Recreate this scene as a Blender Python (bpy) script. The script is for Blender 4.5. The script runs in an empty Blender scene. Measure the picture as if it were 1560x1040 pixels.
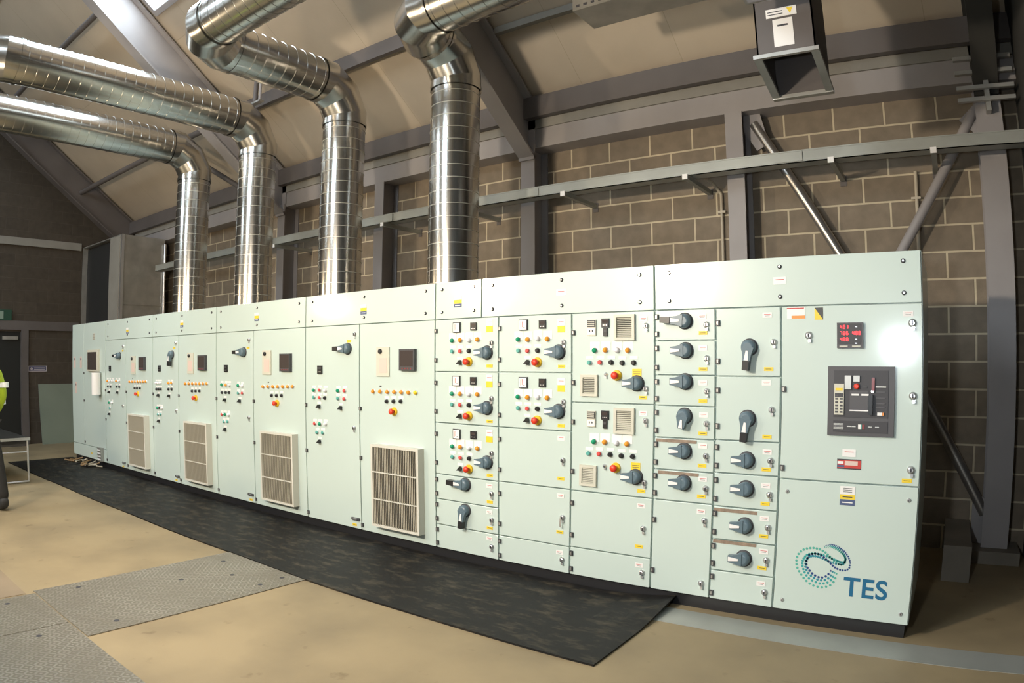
import bpy, math, random
from mathutils import Vector, Matrix
random.seed(7)
C = bpy.context.scene
PI = math.pi

# ---------------------------------------------------------------- camera
cd = bpy.data.cameras.new('camera')
cam = bpy.data.objects.new('camera', cd)
C.collection.objects.link(cam)
C.camera = cam
cam.matrix_world = Matrix(((0.81879618, -0.00786835, 0.57403057, 0.0),
                           (0.57408057, 0.00759943, -0.81876355, -3.9589),
                           (0.00208002, 0.99994017, 0.01073945, 1.5191),
                           (0, 0, 0, 1)))
cd.type = 'PANO'                      # a wide lens with barrel distortion
cd.panorama_type = 'FISHEYE_LENS_POLYNOMIAL'
cd.sensor_fit = 'HORIZONTAL'
cd.sensor_width = 36
cd.fisheye_fov = math.radians(150)
_k = (0.0, 0.93452106, 0.11409503, -0.27629217, 0.12988981)
for _i in range(5):
    setattr(cd, 'fisheye_polynomial_k%d' % _i, -_k[_i] * (1.56 / 36) ** _i)
cd.shift_x = -5.687 / 1560
cd.shift_y = 45.135 / 1040
cd.clip_start = 0.05

# ---------------------------------------------------------------- world, exposure
w = bpy.data.worlds.new('world')
C.world = w
w.use_nodes = True
w.node_tree.nodes['Background'].inputs[0].default_value = (0.75, 0.85, 1.0, 1)
w.node_tree.nodes['Background'].inputs[1].default_value = 0.5
C.view_settings.view_transform = 'Standard'
C.view_settings.look = 'None'
C.view_settings.exposure = 0.70
C.view_settings.gamma = 1.0

# ---------------------------------------------------------------- lights: site floodlights standing behind and left of the camera
def lamp(name, loc, power, color, size=0.12, spot=None):
    l = bpy.data.lights.new(name, 'POINT')
    l.energy = power; l.color = color; l.shadow_soft_size = size
    o = bpy.data.objects.new(name, l); o.location = loc
    C.collection.objects.link(o)
    return o
def spot(name, loc, aim, power, color, size, cone, blend):
    l = bpy.data.lights.new(name, 'SPOT')
    l.energy = power; l.color = color; l.shadow_soft_size = size; l.spot_size = math.radians(cone); l.spot_blend = blend
    o = bpy.data.objects.new(name, l); o.location = loc
    o.rotation_euler = (Vector(aim) - Vector(loc)).to_track_quat('-Z', 'Y').to_euler()
    C.collection.objects.link(o)
spot('floodlight_near', (-3.2, -4.1, 2.62), (-4.2, 1.0, 2.3), 380, (1.0, 0.87, 0.70), 0.14, 155, .6)
spot('floodlight_middle', (-6.2, -4.1, 2.62), (-6.6, 1.0, 2.2), 175, (1.0, 0.81, 0.57), 0.14, 160, .6)
spot('floodlight_far', (-9.6, -4.0, 2.55), (-8.8, 1.0, 2.2), 85, (1.0, 0.78, 0.52), 0.10, 150, .8)
spot('camera_torch', (-0.52, -3.98, 1.72), (-1.0, 0, 1.2), 90, (0.84, 0.93, 1.0), 0.06, 95, 1.0)

# ---------------------------------------------------------------- materials
def mat(name, col, rough=0.5, metal=0.0, emit=0.0, bump=0.0, bscale=20, var=0.0, vscale=3, coat=0.0, spec=None):
    m = bpy.data.materials.new(name); m.use_nodes = True
    nt = m.node_tree; b = nt.nodes['Principled BSDF']
    b.inputs['Base Color'].default_value = (*col, 1)
    b.inputs['Roughness'].default_value = rough
    b.inputs['Metallic'].default_value = metal
    b.inputs['Coat Weight'].default_value = coat
    if spec is not None: b.inputs['Specular IOR Level'].default_value = spec
    if emit:
        b.inputs['Emission Color'].default_value = (*col, 1)
        b.inputs['Emission Strength'].default_value = emit
    if bump or var:
        tc = nt.nodes.new('ShaderNodeTexCoord')
    if var:
        n = nt.nodes.new('ShaderNodeTexNoise'); n.inputs['Scale'].default_value = vscale; n.inputs['Detail'].default_value = 6
        nt.links.new(tc.outputs['Object'], n.inputs['Vector'])
        mr = nt.nodes.new('ShaderNodeMapRange'); mr.inputs[1].default_value = .3; mr.inputs[2].default_value = .7
        mr.inputs[3].default_value = 1 - var; mr.inputs[4].default_value = 1 + var * .6
        nt.links.new(n.outputs['Fac'], mr.inputs[0])
        mx = nt.nodes.new('ShaderNodeVectorMath'); mx.operation = 'MULTIPLY'; mx.inputs[0].default_value = col
        nt.links.new(mr.outputs[0], mx.inputs[1])
        nt.links.new(mx.outputs[0], b.inputs['Base Color'])
    if bump:
        n2 = nt.nodes.new('ShaderNodeTexNoise'); n2.inputs['Scale'].default_value = bscale; n2.inputs['Detail'].default_value = 4
        nt.links.new(tc.outputs['Object'], n2.inputs['Vector'])
        bp = nt.nodes.new('ShaderNodeBump'); bp.inputs['Strength'].default_value = bump; bp.inputs['Distance'].default_value = .01
        nt.links.new(n2.outputs['Fac'], bp.inputs['Height']); nt.links.new(bp.outputs[0], b.inputs['Normal'])
    return m

M = {}
M['paint'] = mat('pale_green_paint', (0.585, 0.685, 0.635), 0.38, spec=.5, var=.02, vscale=1.2, coat=.6)
M['paint'].node_tree.nodes['Principled BSDF'].inputs['Coat Roughness'].default_value = .13
M['gasket'] = mat('grey_gasket', (0.16, 0.19, 0.18), 0.7)
M['black'] = mat('black_plastic', (0.018, 0.018, 0.02), 0.35)
M['dark'] = mat('dark_grey', (0.06, 0.06, 0.065), 0.5)
M['rubber'] = mat('black_rubber', (0.02, 0.02, 0.02), 0.7)
M['handle'] = mat('blue_grey_handle', (0.115, 0.17, 0.205), 0.35)
M['chrome'] = mat('bright_metal', (0.75, 0.75, 0.76), 0.32, 0.9)
M['white'] = mat('white_label', (0.86, 0.84, 0.82), 0.45)
M['pink'] = mat('pale_pink_label', (0.72, 0.55, 0.48), 0.45)
M['yellow'] = mat('yellow_label', (0.85, 0.62, 0.04), 0.45)
M['yellow2'] = mat('yellow_collar', (0.85, 0.55, 0.03), 0.4)
M['ink'] = mat('dark_print', (0.05, 0.05, 0.06), 0.6)
M['redink'] = mat('red_print', (0.55, 0.05, 0.04), 0.5)
M['blueink'] = mat('blue_print', (0.08, 0.11, 0.22), 0.5)
M['orangeink'] = mat('orange_print', (0.85, 0.32, 0.08), 0.5)
M['green'] = mat('green_lens', (0.01, 0.32, 0.16), 0.25)
M['teal'] = mat('teal_button', (0.12, 0.42, 0.36), 0.35)
M['amber'] = mat('amber_lens', (0.85, 0.34, 0.03), 0.25)
M['yellowlens'] = mat('yellow_lens', (0.9, 0.65, 0.03), 0.25)
M['red'] = mat('red_button', (0.75, 0.05, 0.02), 0.3)
M['redbtn'] = mat('pinkish_red_button', (0.70, 0.09, 0.08), 0.35)
M['whitelens'] = mat('white_lens', (0.85, 0.86, 0.9), 0.2)
M['beige'] = mat('beige_plastic', (0.62, 0.60, 0.50), 0.45)
M['grille'] = mat('off_white_louvre', (0.66, 0.64, 0.56), 0.4)
M['void'] = mat('dark_filter', (0.035, 0.030, 0.022), 0.9)
M['glass'] = mat('dark_screen', (0.07, 0.055, 0.05), 0.15)
M['led'] = mat('red_led', (1.0, 0.03, 0.04), 0.4, emit=2.2)
M['dullred'] = mat('dull_red_display', (0.25, 0.05, 0.05), 0.3)
M['brownstrip'] = mat('brown_tape', (0.30, 0.22, 0.16), 0.6, var=.35, vscale=25)
M['breaker'] = mat('breaker_grey', (0.085, 0.08, 0.085), 0.45)
M['breaker2'] = mat('breaker_face_grey', (0.05, 0.047, 0.052), 0.5)
M['steelpaint'] = mat('grey_painted_steel', (0.33, 0.305, 0.30), 0.5, var=.10, vscale=2)
M['steeldark'] = mat('brown_grey_painted_steel', (0.12, 0.105, 0.10), 0.55, var=.15, vscale=2)
M['galvflat'] = mat('galvanised_sheet', (0.48, 0.47, 0.44), 0.42, 0.75, var=.18, vscale=5)
M['tray'] = mat('galvanised_tray', (0.36, 0.37, 0.34), 0.5, 0.35, var=.12, vscale=3)
M['concrete'] = mat('dark_concrete', (0.20, 0.175, 0.14), 0.8, bump=.3, var=.2)
M['band'] = mat('concrete_band', (0.26, 0.245, 0.215), 0.8, bump=.2, var=.12)
M['shadedark'] = mat('painted_shade_dark', (.045, .042, .036), .8, var=.1)  # near-black colour carries the shade and lens vignetting of the right end
M['fin'] = mat('brown_louvre_fins', (0.46, 0.42, 0.33), 0.5)
M['olive'] = mat('grey_green_board', (0.20, 0.235, 0.185), 0.5, var=.08, vscale=2)
M['sky'] = mat('rooflight_sky', (0.78, 0.90, 1.0), 0.3, emit=7.0)
M['tubegrey'] = mat('grey_diffuser', (0.42, 0.42, 0.48), 0.4)
M['hivis'] = mat('hi_vis_yellow', (0.42, 0.58, 0.03), 0.7, bump=.3, bscale=12)
M['reflective'] = mat('silver_reflective_tape', (0.9, 0.93, 0.95), 0.3)
M['navy'] = mat('navy_cloth', (0.012, 0.03, 0.09), 0.8)
M['blackcloth'] = mat('black_cloth', (0.012, 0.011, 0.010), 0.85)
M['skin'] = mat('skin', (0.45, 0.24, 0.16), 0.5)
M['hair'] = mat('dark_hair', (0.03, 0.02, 0.012), 0.7)
M['cablebrown'] = mat('brown_cable', (0.24, 0.15, 0.07), 0.6)
M['cabletan'] = mat('pale_cable', (0.45, 0.40, 0.30), 0.6)
M['conduit'] = mat('cream_conduit', (0.55, 0.48, 0.37), 0.5)
M['exit'] = mat('green_exit_sign', (0.02, 0.07, 0.045), 0.4)
M['exitw'] = mat('exit_pictogram', (0.25, 0.33, 0.27), 0.4)
M['signblue'] = mat('blue_sign', (0.06, 0.065, 0.14), 0.4)
M['signw'] = mat('white_sign', (0.5, 0.46, 0.48), 0.4)
M['doorblack'] = mat('black_door', (0.012, 0.013, 0.012), 0.55)
M['tealdot'] = [mat('logo_ink_%d' % i, c, 0.5) for i, c in enumerate([(0.02, 0.06, 0.22), (0.03, 0.26, 0.33), (0.04, 0.36, 0.35), (0.09, 0.42, 0.34)])]
M['logoblue'] = mat('logo_lettering_blue', (0.01, 0.13, 0.26), 0.5)

def galv():
    m = bpy.data.materials.new('spiral_duct_metal'); m.use_nodes = True
    nt = m.node_tree; b = nt.nodes['Principled BSDF']
    b.inputs['Metallic'].default_value = 1.0
    tc = nt.nodes.new('ShaderNodeTexCoord')
    b.inputs['Roughness'].default_value = .21
    n = nt.nodes.new('ShaderNodeTexNoise'); n.inputs['Scale'].default_value = 2.5
    nt.links.new(tc.outputs['Object'], n.inputs['Vector'])
    r = nt.nodes.new('ShaderNodeValToRGB')
    r.color_ramp.elements[0].color = (.50, .49, .46, 1); r.color_ramp.elements[1].color = (.66, .65, .62, 1)
    nt.links.new(n.outputs['Fac'], r.inputs[0]); nt.links.new(r.outputs[0], b.inputs['Base Color'])
    return m
M['duct'] = galv()
M['ring'] = mat('spiral_seam_metal', (.66, .64, .58), .38, .8)

def blockwork(name, axis, u0, z0, c1, c2, mortar):
    """fair-faced blocks 450 x 225 with raised pale joints; axis 0: wall along x, 1: wall along y"""
    m = bpy.data.materials.new(name); m.use_nodes = True
    nt = m.node_tree; b = nt.nodes['Principled BSDF']; b.inputs['Roughness'].default_value = .85
    tc = nt.nodes.new('ShaderNodeNewGeometry')
    sp = nt.nodes.new('ShaderNodeSeparateXYZ'); nt.links.new(tc.outputs['Position'], sp.inputs[0])
    def off(out, v):
        a = nt.nodes.new('ShaderNodeMath'); a.operation = 'SUBTRACT'; a.inputs[1].default_value = v
        nt.links.new(out, a.inputs[0]); return a.outputs[0]
    cb = nt.nodes.new('ShaderNodeCombineXYZ')
    nt.links.new(off(sp.outputs[axis], u0), cb.inputs[0]); nt.links.new(off(sp.outputs[2], z0), cb.inputs[1])
    br = nt.nodes.new('ShaderNodeTexBrick')
    br.inputs['Scale'].default_value = 1.0
    br.inputs['Brick Width'].default_value = .45; br.inputs['Row Height'].default_value = .225
    br.inputs['Mortar Size'].default_value = .010; br.inputs['Mortar Smooth'].default_value = .3
    br.offset = .5; br.offset_frequency = 2; br.squash = 1
    br.inputs['Color1'].default_value = (*c1, 1); br.inputs['Color2'].default_value = (*c2, 1); br.inputs['Mortar'].default_value = (*mortar, 1)
    nt.links.new(cb.outputs[0], br.inputs['Vector'])
    n = nt.nodes.new('ShaderNodeTexNoise'); n.inputs['Scale'].default_value = 9; n.inputs['Detail'].default_value = 8
    nt.links.new(tc.outputs['Position'], n.inputs['Vector'])
    mr = nt.nodes.new('ShaderNodeMapRange'); mr.inputs[1].default_value = .3; mr.inputs[2].default_value = .7; mr.inputs[3].default_value = .86; mr.inputs[4].default_value = 1.1
    nt.links.new(n.outputs['Fac'], mr.inputs[0])
    mu = nt.nodes.new('ShaderNodeVectorMath'); mu.operation = 'MULTIPLY'
    nt.links.new(br.outputs['Color'], mu.inputs[0]); nt.links.new(mr.outputs[0], mu.inputs[1]); nt.links.new(mu.outputs[0], b.inputs['Base Color'])
    bp = nt.nodes.new('ShaderNodeBump'); bp.inputs['Strength'].default_value = .6; bp.inputs['Distance'].default_value = .006
    ad = nt.nodes.new('ShaderNodeMath'); ad.operation = 'MULTIPLY_ADD'; ad.inputs[1].default_value = .25
    n3 = nt.nodes.new('ShaderNodeTexNoise'); n3.inputs['Scale'].default_value = 120
    nt.links.new(tc.outputs['Position'], n3.inputs['Vector'])
    inv = nt.nodes.new('ShaderNodeMath'); inv.operation = 'SUBTRACT'; inv.inputs[0].default_value = 1
    nt.links.new(br.outputs['Fac'], inv.inputs[1])
    nt.links.new(n3.outputs['Fac'], ad.inputs[0]); nt.links.new(inv.outputs[0], ad.inputs[2])
    nt.links.new(ad.outputs[0], bp.inputs['Height']); nt.links.new(bp.outputs[0], b.inputs['Normal'])
    return m
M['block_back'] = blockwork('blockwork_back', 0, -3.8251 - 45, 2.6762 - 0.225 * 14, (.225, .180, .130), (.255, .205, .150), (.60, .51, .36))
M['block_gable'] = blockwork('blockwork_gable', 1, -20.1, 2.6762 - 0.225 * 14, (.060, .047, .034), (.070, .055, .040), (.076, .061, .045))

def floor_mat():
    m = bpy.data.materials.new('dusty_tan_floor'); m.use_nodes = True
    nt = m.node_tree; b = nt.nodes['Principled BSDF']; b.inputs['Roughness'].default_value = .6
    g = nt.nodes.new('ShaderNodeNewGeometry')
    def noise(s, d=6):
        n = nt.nodes.new('ShaderNodeTexNoise'); n.inputs['Scale'].default_value = s; n.inputs['Detail'].default_value = d
        nt.links.new(g.outputs['Position'], n.inputs['Vector']); return n
    r = nt.nodes.new('ShaderNodeValToRGB')
    e = r.color_ramp.elements
    e[0].position = .30; e[0].color = (.215, .165, .095, 1); e[1].position = .62; e[1].color = (.30, .23, .13, 1)
    nt.links.new(noise(1.6, 8).outputs['Fac'], r.inputs[0])
    r2 = nt.nodes.new('ShaderNodeValToRGB')
    r2.color_ramp.elements[0].position = .22; r2.color_ramp.elements[0].color = (.6, .55, .5, 1)
    r2.color_ramp.elements[1].position = .36; r2.color_ramp.elements[1].color = (1, 1, 1, 1)
    nt.links.new(noise(7, 10).outputs['Fac'], r2.inputs[0])
    mu = nt.nodes.new('ShaderNodeVectorMath'); mu.operation = 'MULTIPLY'
    nt.links.new(r.outputs[0], mu.inputs[0]); nt.links.new(r2.outputs[0], mu.inputs[1]); nt.links.new(mu.outputs[0], b.inputs['Base Color'])
    return m
M['floor'] = floor_mat()
M['floor_dark'] = mat('brown_floor_board', (.24, .18, .115), .7, var=.2, vscale=2)

def chequer():
    m = bpy.data.materials.new('chequer_plate_steel'); m.use_nodes = True
    nt = m.node_tree; b = nt.nodes['Principled BSDF']; b.inputs['Metallic'].default_value = .55
    b.inputs['Roughness'].default_value = .45
    g = nt.nodes.new('ShaderNodeNewGeometry')
    hs = []
    for ang in (PI / 4, -PI / 4):
        mp = nt.nodes.new('ShaderNodeMapping'); mp.inputs['Rotation'].default_value = (0, 0, ang); mp.inputs['Scale'].default_value = (1, 1, 1)
        nt.links.new(g.outputs['Position'], mp.inputs[0])
        br = nt.nodes.new('ShaderNodeTexBrick'); br.inputs['Scale'].default_value = 1
        br.inputs['Brick Width'].default_value = .028; br.inputs['Row Height'].default_value = .028; br.inputs['Mortar Size'].default_value = .009
        br.inputs['Mortar Smooth'].default_value = .3; br.offset = .5
        nt.links.new(mp.outputs[0], br.inputs['Vector']); hs.append(br.outputs['Fac'])
    mul = nt.nodes.new('ShaderNodeMath'); mul.operation = 'MULTIPLY'
    nt.links.new(hs[0], mul.inputs[0]); nt.links.new(hs[1], mul.inputs[1])
    bp = nt.nodes.new('ShaderNodeBump'); bp.inputs['Strength'].default_value = 1; bp.inputs['Distance'].default_value = .004; bp.invert = True
    nt.links.new(mul.outputs[0], bp.inputs['Height']); nt.links.new(bp.outputs[0], b.inputs['Normal'])
    n = nt.nodes.new('ShaderNodeTexNoise'); n.inputs['Scale'].default_value = 3; n.inputs['Detail'].default_value = 8
    nt.links.new(g.outputs['Position'], n.inputs['Vector'])
    r = nt.nodes.new('ShaderNodeValToRGB'); r.color_ramp.elements[0].position = .3; r.color_ramp.elements[1].position = .7
    r.color_ramp.elements[0].color = (.26, .235, .19, 1); r.color_ramp.elements[1].color = (.40, .375, .32, 1)
    nt.links.new(n.outputs['Fac'], r.inputs[0])
    mm = nt.nodes.new('ShaderNodeMix'); mm.data_type = 'RGBA'; mm.inputs[7].default_value = (.24, .215, .17, 1)
    nt.links.new(mul.outputs[0], mm.inputs[0]); nt.links.new(r.outputs[0], mm.inputs[6])
    nt.links.new(mm.outputs[2], b.inputs['Base Color'])
    return m
M['chequer'] = chequer()

def ceiling_mat():
    m = bpy.data.materials.new('lining_board'); m.use_nodes = True
    nt = m.node_tree; b = nt.nodes['Principled BSDF']; b.inputs['Roughness'].default_value = .6
    g = nt.nodes.new('ShaderNodeNewGeometry')
    br = nt.nodes.new('ShaderNodeTexBrick'); br.inputs['Scale'].default_value = 1
    br.inputs['Brick Width'].default_value = 1.1; br.inputs['Row Height'].default_value = 2.9; br.inputs['Mortar Size'].default_value = .004; br.offset = 0
    c = (.50, .415, .315)
    br.inputs['Color1'].default_value = (*c, 1); br.inputs['Color2'].default_value = (c[0] * .95, c[1] * .95, c[2] * .95, 1); br.inputs['Mortar'].default_value = (.40, .33, .24, 1)
    nt.links.new(g.outputs['Position'], br.inputs['Vector'])
    n = nt.nodes.new('ShaderNodeTexNoise'); n.inputs['Scale'].default_value = 1.3; n.inputs['Detail'].default_value = 5
    nt.links.new(g.outputs['Position'], n.inputs['Vector'])
    mr = nt.nodes.new('ShaderNodeMapRange'); mr.inputs[1].default_value = .3; mr.inputs[2].default_value = .7; mr.inputs[3].default_value = .9; mr.inputs[4].default_value = 1.08
    nt.links.new(n.outputs['Fac'], mr.inputs[0])
    mu = nt.nodes.new('ShaderNodeVectorMath'); mu.operation = 'MULTIPLY'
    nt.links.new(br.outputs['Color'], mu.inputs[0]); nt.links.new(mr.outputs[0], mu.inputs[1]); nt.links.new(mu.outputs[0], b.inputs['Base Color'])
    return m
M['ceiling'] = ceiling_mat()

def rubber_mat():
    m = bpy.data.materials.new('ribbed_rubber_matting'); m.use_nodes = True
    nt = m.node_tree; b = nt.nodes['Principled BSDF']; b.inputs['Roughness'].default_value = .55
    g = nt.nodes.new('ShaderNodeNewGeometry')
    mp = nt.nodes.new('ShaderNodeMapping'); mp.inputs['Scale'].default_value = (2.2, 5, 1)
    nt.links.new(g.outputs['Position'], mp.inputs[0])
    n = nt.nodes.new('ShaderNodeTexNoise'); n.inputs['Scale'].default_value = 2.2; n.inputs['Detail'].default_value = 9; n.inputs['Roughness'].default_value = .7
    nt.links.new(mp.outputs[0], n.inputs['Vector'])
    r = nt.nodes.new('ShaderNodeValToRGB')
    r.color_ramp.elements[0].position = .50; r.color_ramp.elements[0].color = (.010, .0095, .009, 1)
    r.color_ramp.elements[1].position = .72; r.color_ramp.elements[1].color = (.075, .062, .042, 1)
    b.inputs['Specular IOR Level'].default_value = .22
    nt.links.new(n.outputs['Fac'], r.inputs[0]); nt.links.new(r.outputs[0], b.inputs['Base Color'])
    wv = nt.nodes.new('ShaderNodeTexWave'); wv.inputs['Scale'].default_value = 60; wv.bands_direction = 'Y'
    nt.links.new(g.outputs['Position'], wv.inputs['Vector'])
    bp = nt.nodes.new('ShaderNodeBump'); bp.inputs['Strength'].default_value = .25; bp.inputs['Distance'].default_value = .002
    nt.links.new(wv.outputs['Fac'], bp.inputs['Height']); nt.links.new(bp.outputs[0], b.inputs['Normal'])
    return m
M['mat'] = rubber_mat()
M['shiny'] = mat('galvanised_tube', (0.42, 0.40, 0.38), 0.28, 0.8)

# ---------------------------------------------------------------- mesh building
class MB:
    def __init__(s): s.v = []; s.f = []; s.m = []; s.mats = []; s.sm = []
    def mi(s, k):
        m = M[k] if isinstance(k, str) else k
        if m not in s.mats: s.mats.append(m)
        return s.mats.index(m)
    def add(s, vs, fs, k, smooth=False):
        o = len(s.v); i = s.mi(k)
        s.v += [tuple(v) for v in vs]; s.f += [tuple(a + o for a in f) for f in fs]
        s.m += [i] * len(fs); s.sm += [smooth] * len(fs)
        return s
    def box(s, a, b, k):
        (x0, y0, z0), (x1, y1, z1) = a, b
        vs = [(x0, y0, z0), (x1, y0, z0), (x1, y1, z0), (x0, y1, z0), (x0, y0, z1), (x1, y0, z1), (x1, y1, z1), (x0, y1, z1)]
        return s.add(vs, [(0, 3, 2, 1), (4, 5, 6, 7), (0, 1, 5, 4), (1, 2, 6, 5), (2, 3, 7, 6), (3, 0, 4, 7)], k)
    def cbox(s, c, d, k):
        return s.box([c[i] - d[i] / 2 for i in range(3)], [c[i] + d[i] / 2 for i in range(3)], k)
    def rings(s, rs, k, cap=True, smooth=True):
        n = len(rs[0]); vs = [p for r in rs for p in r]; fs = []
        for i in range(len(rs) - 1):
            for j in range(n):
                a = i * n + j; b = i * n + (j + 1) % n
                fs.append((a, b, b + n, a + n))
        s.add(vs, fs, k, smooth)
        if cap:
            s.add(rs[0], [tuple(range(n - 1, -1, -1))], k); s.add(rs[-1], [tuple(range(n))], k)
        return s
    def lathe(s, c, axis, prof, k, n=20, cap=True, smooth=True):
        """prof: (radius, distance along axis)"""
        ax = Vector(axis).normalized(); u = ax.orthogonal().normalized(); w_ = ax.cross(u); c = Vector(c)
        rs = [[c + ax * h + (u * math.cos(2 * PI * j / n) + w_ * math.sin(2 * PI * j / n)) * r for j in range(n)] for r, h in prof]
        return s.rings(rs, k, cap, smooth)
    def rod(s, a, b, r, k, n=12):
        a = Vector(a); b = Vector(b); return s.lathe(a, b - a, [(r, 0), (r, (b - a).length)], k, n)
    def tube(s, pts, r, k, n=10, cap=True, smooth=True):
        pts = [Vector(p) for p in pts]; rs = []
        t0 = (pts[1] - pts[0]).normalized(); u = t0.orthogonal().normalized()
        for i, p in enumerate(pts):
            if i == 0: t = t0
            elif i == len(pts) - 1: t = (pts[i] - pts[i - 1]).normalized()
            else: t = ((pts[i + 1] - p).normalized() + (p - pts[i - 1]).normalized()).normalized()
            tin = t0 if i == 0 else (p - pts[i - 1]).normalized()
            u = (u - tin * u.dot(tin)).normalized(); w_ = tin.cross(u)
            ring = []
            for j in range(n):
                q = p + (u * math.cos(2 * PI * j / n) + w_ * math.sin(2 * PI * j / n)) * r
                # slide along the incoming direction onto the mitre plane
                dd = tin.dot(t)
                q = q - tin * ((q - p).dot(t) / dd if dd > .2 else 0)
                ring.append(q)
            rs.append(ring)
        return s.rings(rs, k, cap, smooth)
    def prism(s, poly, y0, y1, k):
        """polygon in x,z extruded from y0 to y1 (y1 > y0)"""
        n = len(poly)
        vs = [(x, y0, z) for x, z in poly] + [(x, y1, z) for x, z in poly]
        fs = [tuple(range(n)), tuple(range(2 * n - 1, n - 1, -1))] + [(i, i + n, (i + 1) % n + n, (i + 1) % n) for i in range(n)]
        return s.add(vs, fs, k)
    def mesh(s, name):
        me = bpy.data.meshes.new(name); me.from_pydata(s.v, [], s.f)
        for m in s.mats: me.materials.append(m)
        me.polygons.foreach_set('material_index', s.m); me.polygons.foreach_set('use_smooth', s.sm)
        me.update(); return me
    def build(s, name, parent=None, loc=(0, 0, 0), bevel=0, label=None):
        o = bpy.data.objects.new(name, s.mesh(name)); C.collection.objects.link(o)
        o.location = loc
        if parent: o.parent = parent
        if label: o['label'] = label
        if bevel:
            b = o.modifiers.new('bevel', 'BEVEL'); b.width = bevel; b.segments = 2; b.limit_method = 'ANGLE'; b.harden_normals = False
        return o

def thing(name, label, cat, loc=(0, 0, 0), group=None):
    o = bpy.data.objects.new(name, None); C.collection.objects.link(o); o.empty_display_size = .1
    o.location = loc; return tag(o, label, cat, group)
def tag(o, label, cat, group=None, kind=None):
    o['label'] = label; o['category'] = cat
    if group: o['group'] = group
    if kind: o['kind'] = kind
    return o
def struct(o, label=None):
    o['kind'] = 'structure'
    if label: o['label'] = label
    return o
def inst(name, me, parent, loc, label=None):
    o = bpy.data.objects.new(name, me); C.collection.objects.link(o); o.parent = parent; o.location = loc
    if label: o['label'] = label
    return o

# ---------------------------------------------------------------- the setting
D = 2.1988          # inner face of the long block wall
ceil_z = lambda y: 5.75 - .72 * y
RY = -4.0           # ridge
XL, XR = -14.0, .68
YF = -10.2
struct(MB().box((XL - .3, YF - .3, -.3), (XR + .3, D + .3, 0), 'floor').build('floor'))
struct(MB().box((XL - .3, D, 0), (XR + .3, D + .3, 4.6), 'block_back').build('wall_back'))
struct(MB().box((XL - .3, YF - .3, 0), (XR + .3, YF, 4.6), 'block_back').build('wall_front'))
# gable wall with the doorway cut out (y -2.0 .. -0.13, to z 2.12)
g = MB()
def gable(x0, x1, hole, k='block_gable'):
    zt = lambda y: min(ceil_z(y), ceil_z(2 * RY - y))
    b = MB()
    def piece(y0, y1, z0, zf):
        z0a = z0
        vs = [(x0, y0, z0), (x1, y0, z0), (x1, y1, z0), (x0, y1, z0), (x0, y0, zf(y0)), (x1, y0, zf(y0)), (x1, y1, zf(y1)), (x0, y1, zf(y1))]
        b.add(vs, [(0, 3, 2, 1), (4, 5, 6, 7), (0, 1, 5, 4), (1, 2, 6, 5), (2, 3, 7, 6), (3, 0, 4, 7)], k)
    if hole:
        piece(YF, RY, 0, zt); piece(RY, hole[0], 0, zt); piece(hole[0], hole[1], hole[2], zt); piece(hole[1], D, 0, zt)
    else:
        piece(YF, RY, 0, zt); piece(RY, D, 0, zt)
    return b
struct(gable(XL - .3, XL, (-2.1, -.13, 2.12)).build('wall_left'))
struct(gable(XR, XR + .3, None, 'shadedark').build('wall_right'))  # wall's unlit look is put into its dark colour
c = MB()
for (ya, yb) in ((RY, D + .3), (RY, YF - .3)):
    za = ceil_z(ya); zb = ceil_z(yb if yb > RY else 2 * RY - yb)
    x0, x1 = XL - .3, XR + .3
    vs = [(x0, ya, za), (x1, ya, za), (x1, yb, zb), (x0, yb, zb), (x0, ya, za + .15), (x1, ya, za + .15), (x1, yb, zb + .15), (x0, yb, zb + .15)]
    c.add(vs, [(0, 3, 2, 1), (4, 5, 6, 7), (0, 1, 5, 4), (1, 2, 6, 5), (2, 3, 7, 6), (3, 0, 4, 7)], 'ceiling')
struct(c.build('ceiling'))

# rooflights let into the slope
def rooflight(i, x0, x1, y0, y1, label):
    f = lambda y: ceil_z(y) if y > RY else ceil_z(2 * RY - y)
    def slab(xa, xb, ya, yb, d0, d1, k, b):
        vs = [(xa, ya, f(ya) - d0), (xb, ya, f(ya) - d0), (xb, yb, f(yb) - d0), (xa, yb, f(yb) - d0), (xa, ya, f(ya) - d1), (xb, ya, f(ya) - d1), (xb, yb, f(yb) - d1), (xa, yb, f(yb) - d1)]
        b.add(vs, [(0, 1, 2, 3), (7, 6, 5, 4), (4, 5, 1, 0), (5, 6, 2, 1), (6, 7, 3, 2), (7, 4, 0, 3)], k)
    b = MB(); t = .06
    for a in ((x0 - t, x0, y0 - t, y1 + t), (x1, x1 + t, y0 - t, y1 + t), (x0, x1, y0 - t, y0), (x0, x1, y1, y1 + t)): slab(*a, -.005, .05, 'steelpaint', b)
    fr = struct(b.build('window_%d' % i), label)
    p = MB(); slab(x0, x1, y0, y1, -.005, .02, 'sky', p)
    p.build('pane', fr)
rooflight(1, -8.1, -6.4, -2.9, -.42, 'bright rooflight in the roof slope beside the second rafter')
rooflight(2, -12.6, -10.6, -3.4, -1.9, 'rooflight in the roof slope near the gable')
rooflight(3, -3.6, -1.9, -3.6, -2.4, 'rooflight in the roof slope over the right half of the room')
rooflight(4, -11.6, -9.6, -9.0, -6.0, 'rooflight in the far roof slope toward the gable')
rooflight(5, -5.6, -3.6, -9.0, -6.0, 'rooflight in the far roof slope over the middle')

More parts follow.
